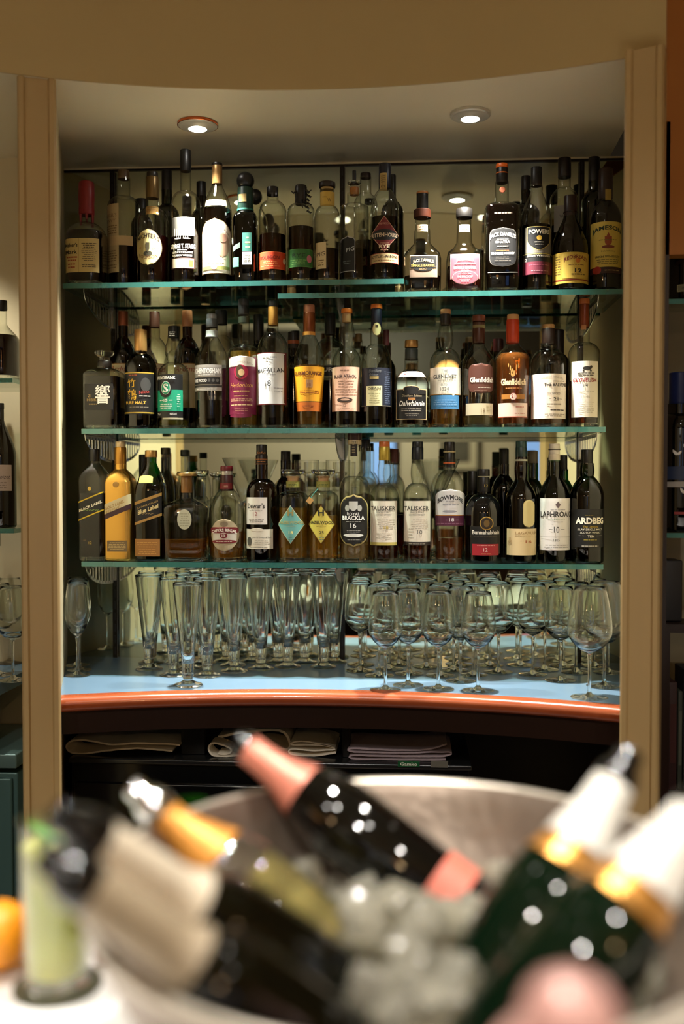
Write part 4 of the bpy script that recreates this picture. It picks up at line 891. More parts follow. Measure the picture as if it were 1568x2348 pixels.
l.t('ARDBEG', 1347, 1202, 15, 'ece6d6', 62, .04).m(1334, 1180, 1354, 1183, 1, 'a08c3c').t('The Ultimate', 1348, 1211, 5, 'c8a830', 34).t('ISLAY SINGLE MALT', 1347, 1217, 4.5, 'd8d4c4', 54, .01).t('SCOTCH WHISKY', 1348, 1224, 4.5, 'd8d4c4', 46, .01).t('TEN', 1348, 1233, 5.5, 'e8e2d0', 15, .02).m(1320, 1228, 1338, 1230, 1, 'b0aca0').m(1358, 1228, 1376, 1230, 1, 'b0aca0').m(1330, 1237, 1366, 1240, 1, 'a89838').m(1324, 1250, 1370, 1255, 1, 'b0aca0').done()

# ================= rear rows
RB = [
 # x, w, top, shelf, sh, nk, nw, glass, liquid, capname, cap bottom, cap w, cap colour, description
 (383, 58, 392, 'A', 498, 470, 24, 'dgreen', (520, '0a0c06'), 'cap', 440, 24, '0c0c0c', 'green bottle half hidden between oval label and antler print bottles'),
 (326, 50, 458, 'A', 520, 495, 26, 'dark', (560, '140806'), 'cap', 500, 30, '0b0a0a', 'dark capped bottle behind the oval labelled one'),
 (462, 58, 418, 'A', 520, 480, 24, 'dark', (545, '1a0a06'), 'cap', 455, 22, '0d0c0c', 'dark bottle behind the white arched label bottle'),
 (586, 56, 434, 'A', 520, 480, 30, 'clear', (560, '2a0c06'), 'ball_stopper', 470, 30, '0b0a0a', 'clear bottle with round black stopper behind the slim green one'),
 (838, 54, 398, 'A', 470, 445, 26, 'clear', (555, '2a1008'), 'stopper', 410, 24, '24110c', 'clear bottle behind the angled black label'),
 (899, 52, 402, 'A', 490, 460, 18, 'dark', (530, '1e0a08'), 'cap', 462, 17, '0d0c0c', 'slim dark bottle behind the diamond labelled rye'),
 (1205, 62, 405, 'B', 490, 468, 22, 'dark', (500, '140a06'), 'cap', 440, 22, '0e0d0d', 'dark bottle behind the shield labelled irish whiskey'),
 (1293, 66, 364, 'B', 462, 432, 28, 'clear', (520, '241006'), 'capsule', 408, 30, '171010', 'tall clear bottle with pale label behind the yellow twelve label'),
 (1361, 58, 362, 'B', 470, 440, 26, 'dgreen', (480, '060a06'), 'capsule', 420, 26, '100e10', 'tall dark bottle behind the green irish whiskey at right'),
 (283, 60, 715, 'C', 830, 775, 22, 'brown', (800, '1c0804'), 'capsule', 748, 23, '8a4a30', 'brown bottle with copper capsule behind the faceted decanter bottle'),
 (355, 58, 716, 'C', 810, 775, 24, 'clear', (850, '5a3010'), 'capsule', 752, 24, '4a2c22', 'clear bottle with brown capsule behind the gold capped whisky'),
 (430, 60, 713, 'C', 820, 775, 22, 'brown', (800, '180604'), 'capsule', 750, 24, 'b07850', 'dark bottle with tan stopper behind the grey label whisky'),
 (508, 60, 712, 'C', 800, 770, 26, 'clear', (840, '281208'), 'cap', 745, 28, '101114', 'clear bottle with black cap behind the grey label whisky'),
 (593, 50, 722, 'C', 830, 790, 24, 'dark', (830, '0c0604'), 'cap', 785, 24, '0b0b0c', 'dark bottle behind the tall white labelled whisky'),
 (673, 50, 762, 'C', 850, 820, 26, 'dark', (860, '1c0804'), 'cap', 800, 27, '1a1010', 'small dark bottle left of the orange yellow label'),
 (757, 66, 720, 'C', 800, 775, 24, 'clear', (875, '180804'), 'cap', 768, 26, '0c0c0d', 'clear bottle with black label behind the otter label whisky'),
 (822, 42, 766, 'C', 845, 820, 20, 'clear', (880, '180a06'), 'stopper', 785, 16, '6a5028', 'slender clear bottle behind the midnight blue label'),
 (885, 44, 757, 'C', 850, 820, 14, 'dgreen', (860, '0a0c06'), 'capsule', 795, 14, '4a1c20', 'slender green bottle right of the midnight blue label'),
 (1075, 50, 774, 'C', 850, 820, 20, 'dark', (870, '160a06'), 'stopper', 790, 18, '5a4a2c', 'small dark bottle behind the brown rounded label'),
 (1142, 50, 778, 'C', 850, 820, 24, 'brown', (850, '220808'), 'cap', 810, 24, '3a1010', 'small dark red bottle left of the red capped whisky'),
 (1279, 56, 757, 'C', 840, 812, 26, 'dark', (850, '140806'), 'cap', 812, 27, '160e0c', 'dark capped bottle behind the large white twenty one label'),
 (330, 46, 1043, 'D', 1130, 1100, 22, 'dark', (1150, '0a0a06'), 'cap', 1085, 22, '0b0b0b', 'dark capped bottle behind the teal green one'),
 (380, 42, 1027, 'D', 1128, 1080, 20, 'clear', (1160, '6a6418'), 'cap', 1042, 22, '4a4434', 'slender clear bottle with bronze cap, left of a pair behind the decanter'),
 (424, 40, 1032, 'D', 1128, 1080, 18, 'clear', (1170, '4a5420'), 'cap', 1046, 20, '2a3430', 'slender clear bottle with dark cap, right of a pair behind the decanter'),
 (655, 48, 1035, 'D', 1120, 1095, 24, 'brown', (1130, '120604'), 'cap', 1060, 23, '120e0d', 'brown bottle behind the turquoise diamond label'),
 (838, 50, 1008, 'D', 1110, 1080, 24, 'clear', (1200, 'a87830'), 'cap', 1028, 22, '101522', 'clear bottle with navy cap behind the pill label whisky'),
 (905, 44, 1030, 'D', 1120, 1090, 20, 'clear', (1180, '7c3208'), 'cap', 1062, 18, '5a2420', 'clear bottle with red cap behind the cream label with gold foot'),
 (1083, 48, 1080, 'D', 1160, 1135, 24, 'dark', (1170, '0a0604'), 'cap', 1128, 24, '0b0b0b', 'black capped bottle behind the squat black one'),
 (1155, 58, 1030, 'D', 1130, 1090, 23, 'brown', (1090, '2a0c06'), 'cap', 1068, 22, '101111', 'brown bottle with black cap behind the cream oval bottle'),
 (1222, 52, 1034, 'D', 1140, 1100, 22, 'green', (1120, '0a4a2a'), 'cap', 1066, 21, '7a7058', 'bright green bottle with bronze cap behind the cream oval bottle'),
 (1291, 56, 1044, 'D', 1150, 1100, 22, 'green', (1120, '083018'), 'cap', 1080, 18, '101110', 'green bottle with black cap behind the plain white ten label'),
]
for (x, w_, top, key, sh_, nk_, nw_, gl, lq, cn, cb, cw, cc, lab_) in RB:
    b = Bottle(x, w_, top, key, YK, sh_, nk_, nw_, lab_, gl, lq, .6, caps=[(cn, cb, top, cw, cc, .5 if cc in ('8a4a30', '4a4434') else 0)], group='bottles in the rear rows of the shelves', seg=28)
    if x == 1293: b.lab().p(1267, 470, 1296, 530, '8f8a80').t('W', 1284, 500, 8, '4a4640').done()
    if x in (283, 355, 430): b.lab().p(x-28, 833, x+28, 935, 'cfc09a').t('Ardmas', x+2, 852, 13, 'a04030', 50, shear=.3).p(x-28, 833, x+28, 835, 'a07a40').done()
    if x == 757: b.lab().p(734, 838, 782, 862, '101010').t('JURA', 757, 855, 12, 'd8d8d0', 40, .03).done()
    if x == 673: b.lab('neck_label', r=13.5).p(661, 778, 686, 786, 'b0582c').done()

# ------------------------------------------------------------------ stemware on the counter
def wine_proto(name, label, cat, bowl, foot_r, h0, stem_r=.0038, seg=40):
    e = empty(name, (0, 0, 0), label=label, cat=cat)
    MB().lathe([(.0005, .0006), (foot_r*.96, .0003), (foot_r, .0012), (foot_r*.9, .0026), (foot_r*.45, .0045), (stem_r*2.2, .0075), (stem_r*1.3, .012), (.0004, .012)], seg).build('foot', [M_SOLID], e, angle=80)
    MB().lathe([(stem_r*1.3, .011), (stem_r, .02), (stem_r*.88, h0*.55), (stem_r*1.05, h0-.012), (stem_r*1.4, h0-.003), (stem_r*1.5, h0-.001), (.0005, h0-.001)], 16).build('stem', [M_SOLID], e, angle=80)
    top = bowl[-1]
    w = .0009
    MB().lathe([(.0004, h0-.0005)]+bowl+[(top[0]-w*.5, top[1]+w*.5)]+[(max(.0004, r-w), z+(.0035 if i < 3 else 0)) for i, (r, z) in list(enumerate(bowl))[::-1]]+[(.0004, h0+.006)], seg).build('bowl', [M_SOLID], e, angle=80)
    return e
def bowlprof(h0, H, rmax, rtop, n=18, k=.36):
    out = []
    for i in range(1, n+1):
        t = i/n; z = h0+(H-h0)*t
        if t < k: r = rmax*math.sin(math.pi/2*(t/k))**.62
        else: u = (t-k)/(1-k); r = rmax+(rtop-rmax)*(u*u*.8+u*.2)
        out.append((r, z))
    return out
def spread(pts, dmin, it=60):
    P = [[p[0], p[1]] for p in pts]
    for _ in range(it):
        for i in range(len(P)):
            for j in range(i):
                dx, dy = P[i][0]-P[j][0], P[i][1]-P[j][1]; d = math.hypot(dx, dy) or 1e-4; m = (pts[i][2]+pts[j][2])+dmin
                if d < m:
                    q = (m-d)/2/d; P[i][0] += dx*q; P[i][1] += dy*q; P[j][0] -= dx*q; P[j][1] -= dy*q
        for i, p in enumerate(P):
            p[1] = min(p[1], -.006-pts[i][2]); p[0] = min(p[0], .73+p[1]*-.02) if True else p[0]
    return P
W_FEET = [(830,1538),(827,1524),(884,1583),(870,1549),(905,1533),(938,1572),(953,1545),(930,1524),(1002,1580),(998,1550),(975,1527),
          (1040,1558),(1036,1530),(1096,1584),(1085,1548),(1080,1524),(1142,1541),(1142,1524),(1226,1544),(1225,1526),(1184,1524),(1284,1561),(1310,1540),(1270,1524),(1390,1542),(1345,1524)]
BIG_FEET = [(1351,1600),(1385,1574)]
P_FEET = [(342,1534),(368,1520),(398,1548),(431,1572),(475,1550),(440,1530),(415,1520),(503,1518),(537,1540),(568,1520),(598,1534),(629,1520),(657,1528),(696,1520),(741,1530),(766,1519),(545,1522),(470,1520)]
F_FEET = [(178,1549),(182,1537),(178,1526)]
allp = []
for kind, L, r in (('w', W_FEET, .0405), ('b', BIG_FEET, .048), ('p', P_FEET, .0355), ('f', F_FEET, .031)):
    for (x, y) in L:
        p = atz(x, y, COUNTER_Z); allp.append((p.x, p.y, r, kind))
P2 = spread(allp, .0008, 200)
protos = {
 'w': wine_proto('wine_glass', 'x', 'wine glass', bowlprof(.098, .232, .0405, .029), .037, .098),
 'b': wine_proto('wine_glass', 'x', 'wine glass', bowlprof(.100, .252, .050, .034), .042, .100),
 'f': wine_proto('champagne_flute', 'x', 'champagne flute', bowlprof(.098, .235, .0305, .024, k=.42), .031, .098)}
e = empty('pilsner_glass', (0, 0, 0), label='x', cat='beer glass'); H = .247
MB().lathe([(.0005, .0006), (.034, .0003), (.0355, .0016), (.033, .004), (.019, .0085), (.0115, .013), (.011, .016), (.0135, .021), (.0132, .0295), (.0005, .0295)], 36).build('foot', [M_SOLID], e, angle=70)
MB().lathe([(.0135, .03), (.0145, .05), (.0178, .085), (.0235, .135), (.0295, .19), (.0346, H-.006), (.0352, H), (.0346, H+.0008), (.0338, H-.001), (.0328, H-.006), (.0275, .19), (.0213, .135), (.0156, .085), (.0118, .055), (.0004, .053), (.0004, .030)], 36).build('bowl', [M_SOLID], e, angle=80)
protos['p'] = e
names = {'w': ('clear stemmed wine glass among the crowd on the right of the back counter', 'stemmed wine glasses crowded on the right of the counter'),
         'p': ('tall footed beer glass among the crowd on the left of the back counter', 'tall footed beer glasses crowded on the left of the counter'),
         'b': ('large round wine glass, front of the right hand cluster by the pillar', 'large wine glasses beside the right pillar'),
         'f': ('champagne flute in the file beside the left pillar', 'champagne flutes in a file beside the left pillar')}
used = {}
UNIQ = {('w', (1096,1584)): 'foremost wine glass standing below the squat black bottle with red label', ('w', (1002,1580)): 'foremost wine glass standing below the arched label numbered eighteen',
 ('w', (938,1572)): 'wine glass near the front rim below the cream label numbered ten', ('w', (884,1583)): 'wine glass at the front left of the wine glass crowd',
 ('w', (830,1538)): 'leftmost wine glass of the crowd, next to the middle upright', ('w', (1284,1561)): 'wine glass in front, between the pillar pair and the rest of the crowd',
 ('w', (1226,1544)): 'wine glass standing apart below the tall blank cream oval label', ('w', (1142,1541)): 'wine glass in the gap right of the foremost one',
 ('w', (1390,1542)): 'wine glass closest to the right pillar, behind the large ones', ('w', (827,1524)): 'wine glass at the mirror directly behind the leftmost one',
 ('p', (342,1534)): 'leftmost tall footed beer glass, standing a little apart', ('p', (741,1530)): 'rightmost front beer glass beside the middle upright',
 ('p', (398,1548)): 'footed beer glass just left of and behind the foremost one', ('p', (475,1550)): 'footed beer glass just right of and behind the foremost one',
 ('p', (537,1540)): 'front row beer glass below the silver crest label whisky', ('p', (598,1534)): 'front row beer glass below the dark bottle with two white labels',
 ('p', (657,1528)): 'front row beer glass below the turquoise diamond label', ('p', (766,1519)): 'beer glass at the mirror touching the middle upright',
 ('p', (368,1520)): 'beer glass at the mirror behind the leftmost one'}
special = {('w', 7): 'wine glass at the front edge, foot nearest the wooden rim below the pill labelled bottle', }
for i, (p, q) in enumerate(zip(allp, P2)):
    k = p[3]; lab_, grp = names[k]
    if k not in used:
        o = protos[k]; o.location = (q[0], q[1], COUNTER_Z+.0004); o['group'] = grp; o['label'] = lab_; used[k] = o
        o.rotation_euler = (0, 0, .3)
    else: o = dup(protos[k], (q[0], q[1], COUNTER_Z+.0004), i*.7, lab_, grp)
    ft = (W_FEET+BIG_FEET+P_FEET+F_FEET)[i]
    if (k, ft) in UNIQ: o['label'] = UNIQ[(k, ft)]
    if k == 'b': o['label'] = 'large round wine glass nearest the front edge by the right pillar' if i == len(W_FEET) else 'large round wine glass just behind the front one by the right pillar'
    if k == 'p' and P_FEET[i-len(W_FEET)-len(BIG_FEET)] == (431, 1572): o['label'] = 'footed beer glass nearest the wooden rim, in front of all the others'
    if k == 'f': o['label'] = ['front champagne flute of the file beside the left pillar', 'second champagne flute of the file beside the left pillar', 'rear champagne flute of the file, nearest the mirror'][F_FEET.index((F_FEET[i-len(allp)+3]))]

# glasses in the rear row of the lowest shelf
def martini(x, top, base_key, label):
    P = at(x, top, YK); zs = SH[base_key]+.0004; Hh = P.z-zs
    e = empty('cocktail_glass', (P.x, YK, zs), label=label, cat='cocktail glass', group='cocktail glasses behind the lowest row of bottles')
    MB().lathe([(.0005, .0006), (.036, .0004), (.037, .0014), (.02, .004), (.008, .008), (.005, .012)], 36).build('foot', [M_GLASS], e, angle=80)
    MB().lathe([(.005, .011), (.004, .03), (.004, Hh*.5), (.0065, Hh*.56), (.0005, Hh*.57)], 16).build('stem', [M_SOLID], e, angle=80)
    MB().lathe([(.0005, Hh*.555), (.010, Hh*.58), (.035, Hh*.8), (.0585, Hh), (.0588, Hh+.0008), (.0580, Hh)], 40).build('bowl', [M_GLASS], e, angle=80)
martini(560, 1051, 'D', 'wide cocktail glass behind the dark brown bottle with two white labels')
martini(1003, 1054, 'D', 'wide cocktail glass behind the arched label whisky')
def tumbler(x, label, first=[]):
    P = at(x, 1056, YK); zs = SH['D']+.0004; Hh = P.z-zs
    if not first:
        e = empty('highball_glass', (P.x, YK, zs), label=label, cat='highball glass', group='tall tumblers behind the lowest row of bottles'); first.append(e)
        MB().lathe([(.0005, .0006), (.026, .0006), (.027, .002), (.0272, .014), (.02, .012), (.0005, .011)], 32).build('base', [M_SOLID], e, angle=80)
        MB().lathe([(.0272, .004), (.029, Hh*.4), (.0325, Hh), (.0325, Hh+.0008), (.0315, Hh)], 36).build('wall', [M_GLASS], e, angle=80)
    else: dup(first[0], (P.x, YK, zs), .4, label)
tumbler(703, 'tall tumbler behind and between the two diamond labelled bottles')
tumbler(775, 'tall tumbler behind the yellow diamond label bottle')
for x, lab_ in ((462, 'clear decanter with glass stopper behind the crystal decanter'), (498, 'second clear decanter with stopper, left of the crest labelled whisky')):
    Bottle(x, 33, 1079 if x < 480 else 1084, 'D', YK-.01 if x<480 else YK+.03, 1150, 1138, 22, lab_, 'clear', (1250, 'b08848'), .8, caps=[('glass_stopper', 1100, 1079 if x < 480 else 1084, 36, 'glass')], group='clear decanters in the rear row', kind='decanter', cat='decanter', seg=28)

# ------------------------------------------------------------------ downlights (fixtures)
M_LENS = mat('lit_lamp_lens', 'fffaf0', .3, emit=30)
M_RING = mat('satin_lamp_ring', 'c9c4b4', .35, .3)
for i, p in enumerate(DL):
    e = empty('downlight', (p.x, p.y, SOFFIT_Z-.0003), label=['round downlight with copper edged ring, left one in the soffit', 'round satin downlight, right one in the soffit'][i], cat='ceiling light', group='downlights in the recess soffit')
    rr = .0475
    MB().lathe([(.022, -.014), (.030, -.010), (.036, -.0085), (rr-.004, -.0085), (rr, -.006), (rr, -.0002), (.03, -.0002)], 48).build('ring', [M_RING], e, angle=30)
    if i == 0: MB().lathe([(rr+.0002, -.0065), (rr+.0015, -.006), (rr+.0015, -.0003), (rr+.0002, -.0003)], 48).build('copper_edge', [mat('copper_edge', 'c46a3c', .25, .9)], e, angle=30)
    MB().lathe([(.0005, -.0125), (.018, -.0128), (.0222, -.0135)], 40).build('lens', [M_LENS], e)
for i, (x, y) in enumerate(BAR_FILL_SPOTS):  # fixtures for the bar spots and the added fill spots
    e = empty('ceiling_spotlight', (x, y, ROOM_Z), label='unseen ceiling spotlight of the bar set, which includes ones added for fill and highlights', cat='ceiling light', group='ceiling spotlights over the bar')
    MB().lathe([(.035, -.004), (.055, -.008), (.06, -.002), (.06, -.0002)], 32).build('ring', [M_RING], e, angle=30)
    MB().lathe([(.0005, -.0025), (.03, -.0025), (.0352, -.004)], 32).build('lens', [mat('spot_lens', 'fff0dc', .3, emit=12)], e)
M_GLOBE = mat('warm_lit_globe', 'ffb36a', .4, emit=5)
for i, p in enumerate(GLOBES):
    e = empty('globe_pendant', p, label='warm glowing globe pendant in the room behind, seen only in the mirror', cat='pendant lamp', group='globe pendants in the room behind')
    g = MB().lathe([(.0005, -.09)]+[(.09*math.sin(t), -.09*math.cos(t)) for t in [math.pi*k/14 for k in range(1, 14)]]+[(.0005, .09)], 28).build('globe', [M_GLOBE], e)
    MB().tube([(0, 0, .085), (0, 0, ROOM_Z-p[2])], .004, 8).build('cord', [M_BLACK], e)

# ------------------------------------------------------------------ cooler badge and cloths
def flat_text(body, x, y, z, h, m, parent, name, bold=.02, w=None):
    vs, fs, tw, th_ = textmesh(body, bold, 0); s = h/th_; sx = (w/tw) if w else s
    return meshobj(name, [(x+a*sx, y, z+b_*s) for a, b_ in vs], fs, [m], parent, False)
a = at(912, 1744, Yc); b = at(962, 1759, Yc); o = Vector(cl.location); yb_ = Yc+.2
MB().box((a.x-o.x, yb_-.0015, b.z), (b.x-o.x, yb_-.0002, a.z), bev=.0005).build('badge', [mat('green_badge', '1c5a34', .3)], cl)
flat_text('Gamko', (a.x+b.x)/2-o.x, yb_-.0021, b.z+.003, .0085, paper('dfe6d8'), [c for c in cl.children if c.name == 'badge'][0], 'badge_lettering', w=.040)
a = at(988, 1744, Yc); b = at(1027, 1760, Yc)
MB().box((a.x-o.x, yb_-.0012, b.z), (b.x-o.x, yb_-.0002, a.z)).build('rating_plate', [paper('6a6860')], cl, smooth=False)

M_CLOTH = mat('cream_folded_cloth', 'f4ead6', .85, noise_amt=.15, scale=30, bump=.3, bscale=400)
M_CLOTH2 = mat('mauve_folded_cloth', 'b8a6ae', .85, noise_amt=.2, scale=30, bump=.3, bscale=400)
def folded(name, pts, Y, depth, th, m, label):
    """cloth folded in loops: a thick ribbon following pts (photo silhouette, on plane Y) extruded backwards"""
    P = [at(x, y, Y) for x, y in pts]; c = sum((p.x for p in P))/len(P)
    zmin = min(p.z for p in P); dz = zc+.001-(zmin-th/2)
    Q = []
    for i in range(len(P)-1):
        for k in range(4):
            p0 = P[max(0, i-1)]; p1 = P[i]; p2 = P[i+1]; p3 = P[min(len(P)-1, i+2)]; t = k/4
            Q.append(.5*((2*p1)+(p2-p0)*t+(2*p0-5*p1+4*p2-p3)*t*t+(3*p1-p0-3*p2+p3)*t**3))
    Q.append(P[-1]); n = len(Q); vs = []; fs = []; NY = 5
    for j in range(NY):
        y = Y+depth*j/(NY-1)
        for i, q in enumerate(Q):
            d = Q[min(i+1, n-1)]-Q[max(i-1, 0)]; nn = Vector((-d.z, 0, d.x)).normalized()
            wob = .0012*noise.noise(Vector((q.x*60, y*40, q.z*60)))
            for s in (1, -1): vs.append((q.x-c+nn.x*s*th/2, y-Y-depth/2, max(zc+.0012, q.z+dz+nn.z*s*th/2+wob)))
    W_ = 2*n
    for j in range(NY-1):
        for i in range(n-1):
            a = j*W_+i*2
            fs += [(a, a+2, a+2+W_, a+W_), (a+1, a+1+W_, a+3+W_, a+3)]
        fs += [(j*W_, j*W_+W_, j*W_+W_+1, j*W_+1), (j*W_+W_-2, j*W_+W_-1, (j+1)*W_+W_-1, (j+1)*W_+W_-2)]
    for i in range(n-1):
        a = i*2; fs.append((a, a+1, a+3, a+2)); a += (NY-1)*W_; fs.append((a, a+2, a+3, a+1))
    ob = meshobj(name, vs, fs, [m], None, True, angle=60); ob.location = (c, Y+depth/2, 0)
    return tag(ob, label, 'cloth', 'folded bar cloths on the cooler')
Yk = Yc+.03
folded('folded_cloth', [(395,1722),(350,1718),(300,1716),(240,1722),(195,1728),(165,1726),(152,1714),(160,1701),(180,1697),(215,1700),(260,1708),(310,1704),(380,1706),(412,1708)], Yk, .09, .0042, M_CLOTH, 'cream cloth folded over with a rounded loop at its left end')
folded('folded_cloth', [(420,1690),(330,1684),(250,1676),(232,1690),(300,1694),(418,1698)], Yk+.10, .10, .006, M_CLOTH, 'flat pale cloth lying behind the looped cream cloth')
folded('folded_cloth', [(560,1724),(520,1728),(490,1726),(478,1712),(486,1698),(510,1702),(530,1712),(522,1722),(500,1722)], Yk, .05, .0042, M_CLOTH, 'small cream cloth rolled into a spiral beside the dark post')
folded('folded_cloth', [(545,1712),(600,1704),(658,1712),(662,1690),(640,1668),(560,1672),(500,1684)], Yk+.06, .12, .006, M_CLOTH, 'pale cloth standing behind the rolled one')
folded('folded_cloth', [(770,1708),(720,1716),(668,1712),(668,1700),(720,1704),(768,1700),(740,1692),(668,1690),(690,1682),(760,1694)], Yk+.02, .14, .0035, M_CLOTH, 'cream cloth with ragged layered folds in the middle of the cooler')
folded('folded_cloth', [(1022,1730),(920,1730),(815,1728),(810,1720),(900,1722),(1015,1722),(1028,1712),(930,1714),(812,1712),(808,1704),(900,1708),(980,1706),(1024,1694)], Yk, .15, .0035, M_CLOTH2, 'mauve grey cloth stack with lifted corner, rightmost on the cooler')
for x0, x1, lab_ in ((415, 470, 'black post between two cloths on top of the cooler'), (785, 802, 'narrow black post left of the mauve cloth stack')):
    a = at(x0, 1700, Yk+.02); b = at(x1, 1700, Yk+.02)
    tag(MB().box((a.x, Yk+.02, zc+.0005), (b.x, Yk+.06, COUNTER_Z-.031), bev=.002).build('support_post', [M_BLACK]), lab_, 'post')

# ------------------------------------------------------------------ neighbouring bays: shelves, bottles, glasses
def side_shelf(key, x0, x1, ytop, Y, depth, label):
    a = at(x0, ytop, Y); b = at(x1, ytop, Y); z = a.z; SH[key] = z; xa, xb = min(a.x, b.x), max(a.x, b.x); w = (xb-xa)/2; th = .011
    s = empty('glass_shelf', ((xa+xb)/2, Y+depth/2, z-th), label=label, cat='shelf')
    m = MB(); d = depth/2; m.add([(-w,-d,th),(w,-d,th),(w,d,th),(-w,d,th),(-w,-d,0),(w,-d,0),(w,d,0),(-w,d,0)], [(0,1,2,3),(7,6,5,4)]); m.build('glass_pane', [M_SHELF], s, smooth=False)
    e_ = .001; MB().box((-w-e_,-d-e_,0),(w+e_,-d,th)).box((w,-d,0),(w+e_,d,th)).box((-w-e_,-d,0),(-w,d,th)).build('polished_edge', [M_SHELFEDGE], s, smooth=False)
side_shelf('L1', -120, 28, 868, -.38, .24, 'glass shelf end left of the pillar, upper one')
side_shelf('L2', -120, 31, 1212, -.38, .24, 'glass shelf end left of the pillar, lower one')
GS = 'bottles in the bay left of the pillar'
b = Bottle(5, 82, 690, 'L1', -.33, 790, 745, 22, 'dark flared cognac bottle with small gold oval, partly cut by the picture edge', 'clear', (770, '120608'), .3, n=2, group=GS, caps=[('cap', 712, 690, 24, '0c0c0c')])
b.lab().p(-16, 800, 13, 832, 'b08a50', 'oval', border='6a5028').t('X.O', 4, 820, 8, '3a2410', 12).done()
b = Bottle(3, 66, 925, 'L2', -.33, 1050, 965, 14, 'tall wine red bottle with pale label left of the pillar', 'dark', (1040, '1c0406'), .3, group=GS, caps=[('cap', 938, 925, 15, '0c0c0c')])
b.lab().p(-28, 1066, 33, 1126, 'b8a494').t('Croizet', 16, 1098, 9, '4a3a34', 30, shear=.3).m(-10, 1104, 30, 1122, 3, '8a7868').p(-6, 1070, 6, 1078, '4a4644', 'oval').done()
for (x, y, lab_) in ((30, 1560, 'stemmed glass beside the left pillar, front one of the side bay'), (-4, 1548, 'stemmed glass of the side bay cut by the picture edge'), (22, 1520, 'stemmed glass at the back of the side bay')):
    p = atz(x, y, COUNTER_Z); dup(used['w'], (p.x, p.y, COUNTER_Z+.0004), x*.1, lab_, 'stemmed glasses in the left side bay')
for px, pz in ((2, 'L1'), (2, 'L2')):
    o = bracket_mesh(.21, .05, True).build('shelf_bracket', [M_CHROME], smooth=False); q = at(12, 1000, -.13); o.location = (q.x-.02, -.13, SH[pz]-.0125)
    tag(o, 'pierced bracket under the %s shelf of the left side bay' % ('upper' if pz == 'L1' else 'lower'), 'bracket', 'pierced brackets in the left side bay')
side_shelf('R1', 1508, 1700, 686, -.47, .11, 'dark glass shelf right of the pillar, upper one')
side_shelf('R2', 1508, 1700, 1222, -.47, .11, 'dark glass shelf right of the pillar, lower one')
GR = 'bottles in the bay right of the pillar'
b = Bottle(1572, 92, 360, 'R1', -.415, 500, 440, 34, 'dark rum bottle with red disc on its label, at the right edge', 'black', None, .8, group=GR, caps=[('cap', 400, 360, 36, '0c0c0c')])
l = b.lab().p(1532, 520, 1612, 590, '0d0c0c').p(1550, 522, 1600, 578, '8a1420', 'oval').t('Havana', 1566, 552, 12, 'b8b0a0', 44, .03).t('Club', 1566, 568, 11, 'b8b0a0', 30, .03)
l.done(); l = b.lab('lower_label').p(1544, 652, 1612, 668, '6a6448', border='9a9468').t('ANEJO', 1566, 664, 7, '2a2820', 26).done()
b = Bottle(1556, 100, 855, 'R2', -.415, 985, 950, 62, 'dark wide bottle with blue cap and white bird print at the right edge', 'black', None, .8, group=GR, caps=[('cap', 932, 855, 46, '0c1c4a')])
l = b.lab()
for x, y in ((1540, 1042), (1562, 1030), (1570, 1066), (1556, 1130)): l.p(x-9, y-8, x, y+1, 'd0ccc4', 'shield', sl=-.8).p(x, y-6, x+9, y+1, 'd0ccc4', 'shield', sl=.6)
l.p(1510, 1070, 1600, 1100, '1c2a48').p(1512, 1104, 1600, 1118, '9a948c', 'round').p(1535, 1174, 1560, 1180, '8a2424').done()
# dark boxes and books standing below
bk = [(1522, 1566, 1240, 1600, '3a3234', -.36, 'dark carton with pale upper edge under the lower right shelf'),]
a = at(1508, 1285, -.42); b_ = at(1560, 1400, -.42); zf = at(1520, 1425, -.42).z
o = MB().box((a.x+.004, -.42, zf), (b_.x+.004, -.35, a.z), bev=.003).build('carton', [mat('dark_carton', '1c1b1d', .5)]); tag(o, 'dark carton under the lower glass shelf right of the pillar', 'box')
side = empty('side_cabinet', (a.x+.354, -.34, 0), label='dark wooden cabinet right of the pillar holding the upright books', cat='cabinet')
MB().box((-.35, -.12, zf-.02), (.35, -.02, zf-.001)).build('upper_board', [M_DWOOD], side, smooth=False)
MB().box((-.35, -.12, .02), (.35, -.02, .06)).build('lower_board', [M_DWOOD], side, smooth=False)
MB().box((-.35, -.12, .06), (-.335, -.02, zf-.02)).build('side_panel', [M_DWOOD], side, smooth=False)
zb_ = at(1530, 1810, -.44).z; 
MB().box((-.334, -.11, zb_-.02), (.35, -.02, zb_-.001)).build('middle_board', [M_BLACK], side, smooth=False)
xx = a.x+.0205; rn = random.Random(9)
cols = ['2a0c0a', '2c3026', '161618', '24262a', '1a1214', '2a2a2c', '141416']
for k in range(7):
    wv = [.020, .011, .030, .018, .026, .02, .022][k]; hh = [.245, .225, .275, .26, .24, .27, .25][k]
    e = empty('book', (xx+wv/2, -.405, zb_+.0004), label=['dark red book beside the cabinet side right of the pillar', 'thin olive book, second from the pillar', 'black thick book with grey spine panel, third from the pillar', 'dark grey book fourth from the right pillar', 'maroon black book fifth from the right pillar', 'grey book sixth from the right pillar', 'black book seventh from the right pillar'][k], cat='book', group='books standing in the side cabinet')
    MB().box((-wv/2+.0004, -.04, 0), (wv/2-.0004, .04, hh), bev=.002).build('cover', [mat('book_'+cols[k], cols[k], .6)], e)
    MB().box((-wv*.3, -.0408, hh*.25), (wv*.3, -.0402, hh*.8)).build('spine_panel', [paper(['3a1410', '4a4c40', '3c3c42', '34363c', '2a1c1e', '3c3c3e', '24242a'][k])], e, smooth=False)
    xx += wv+.001

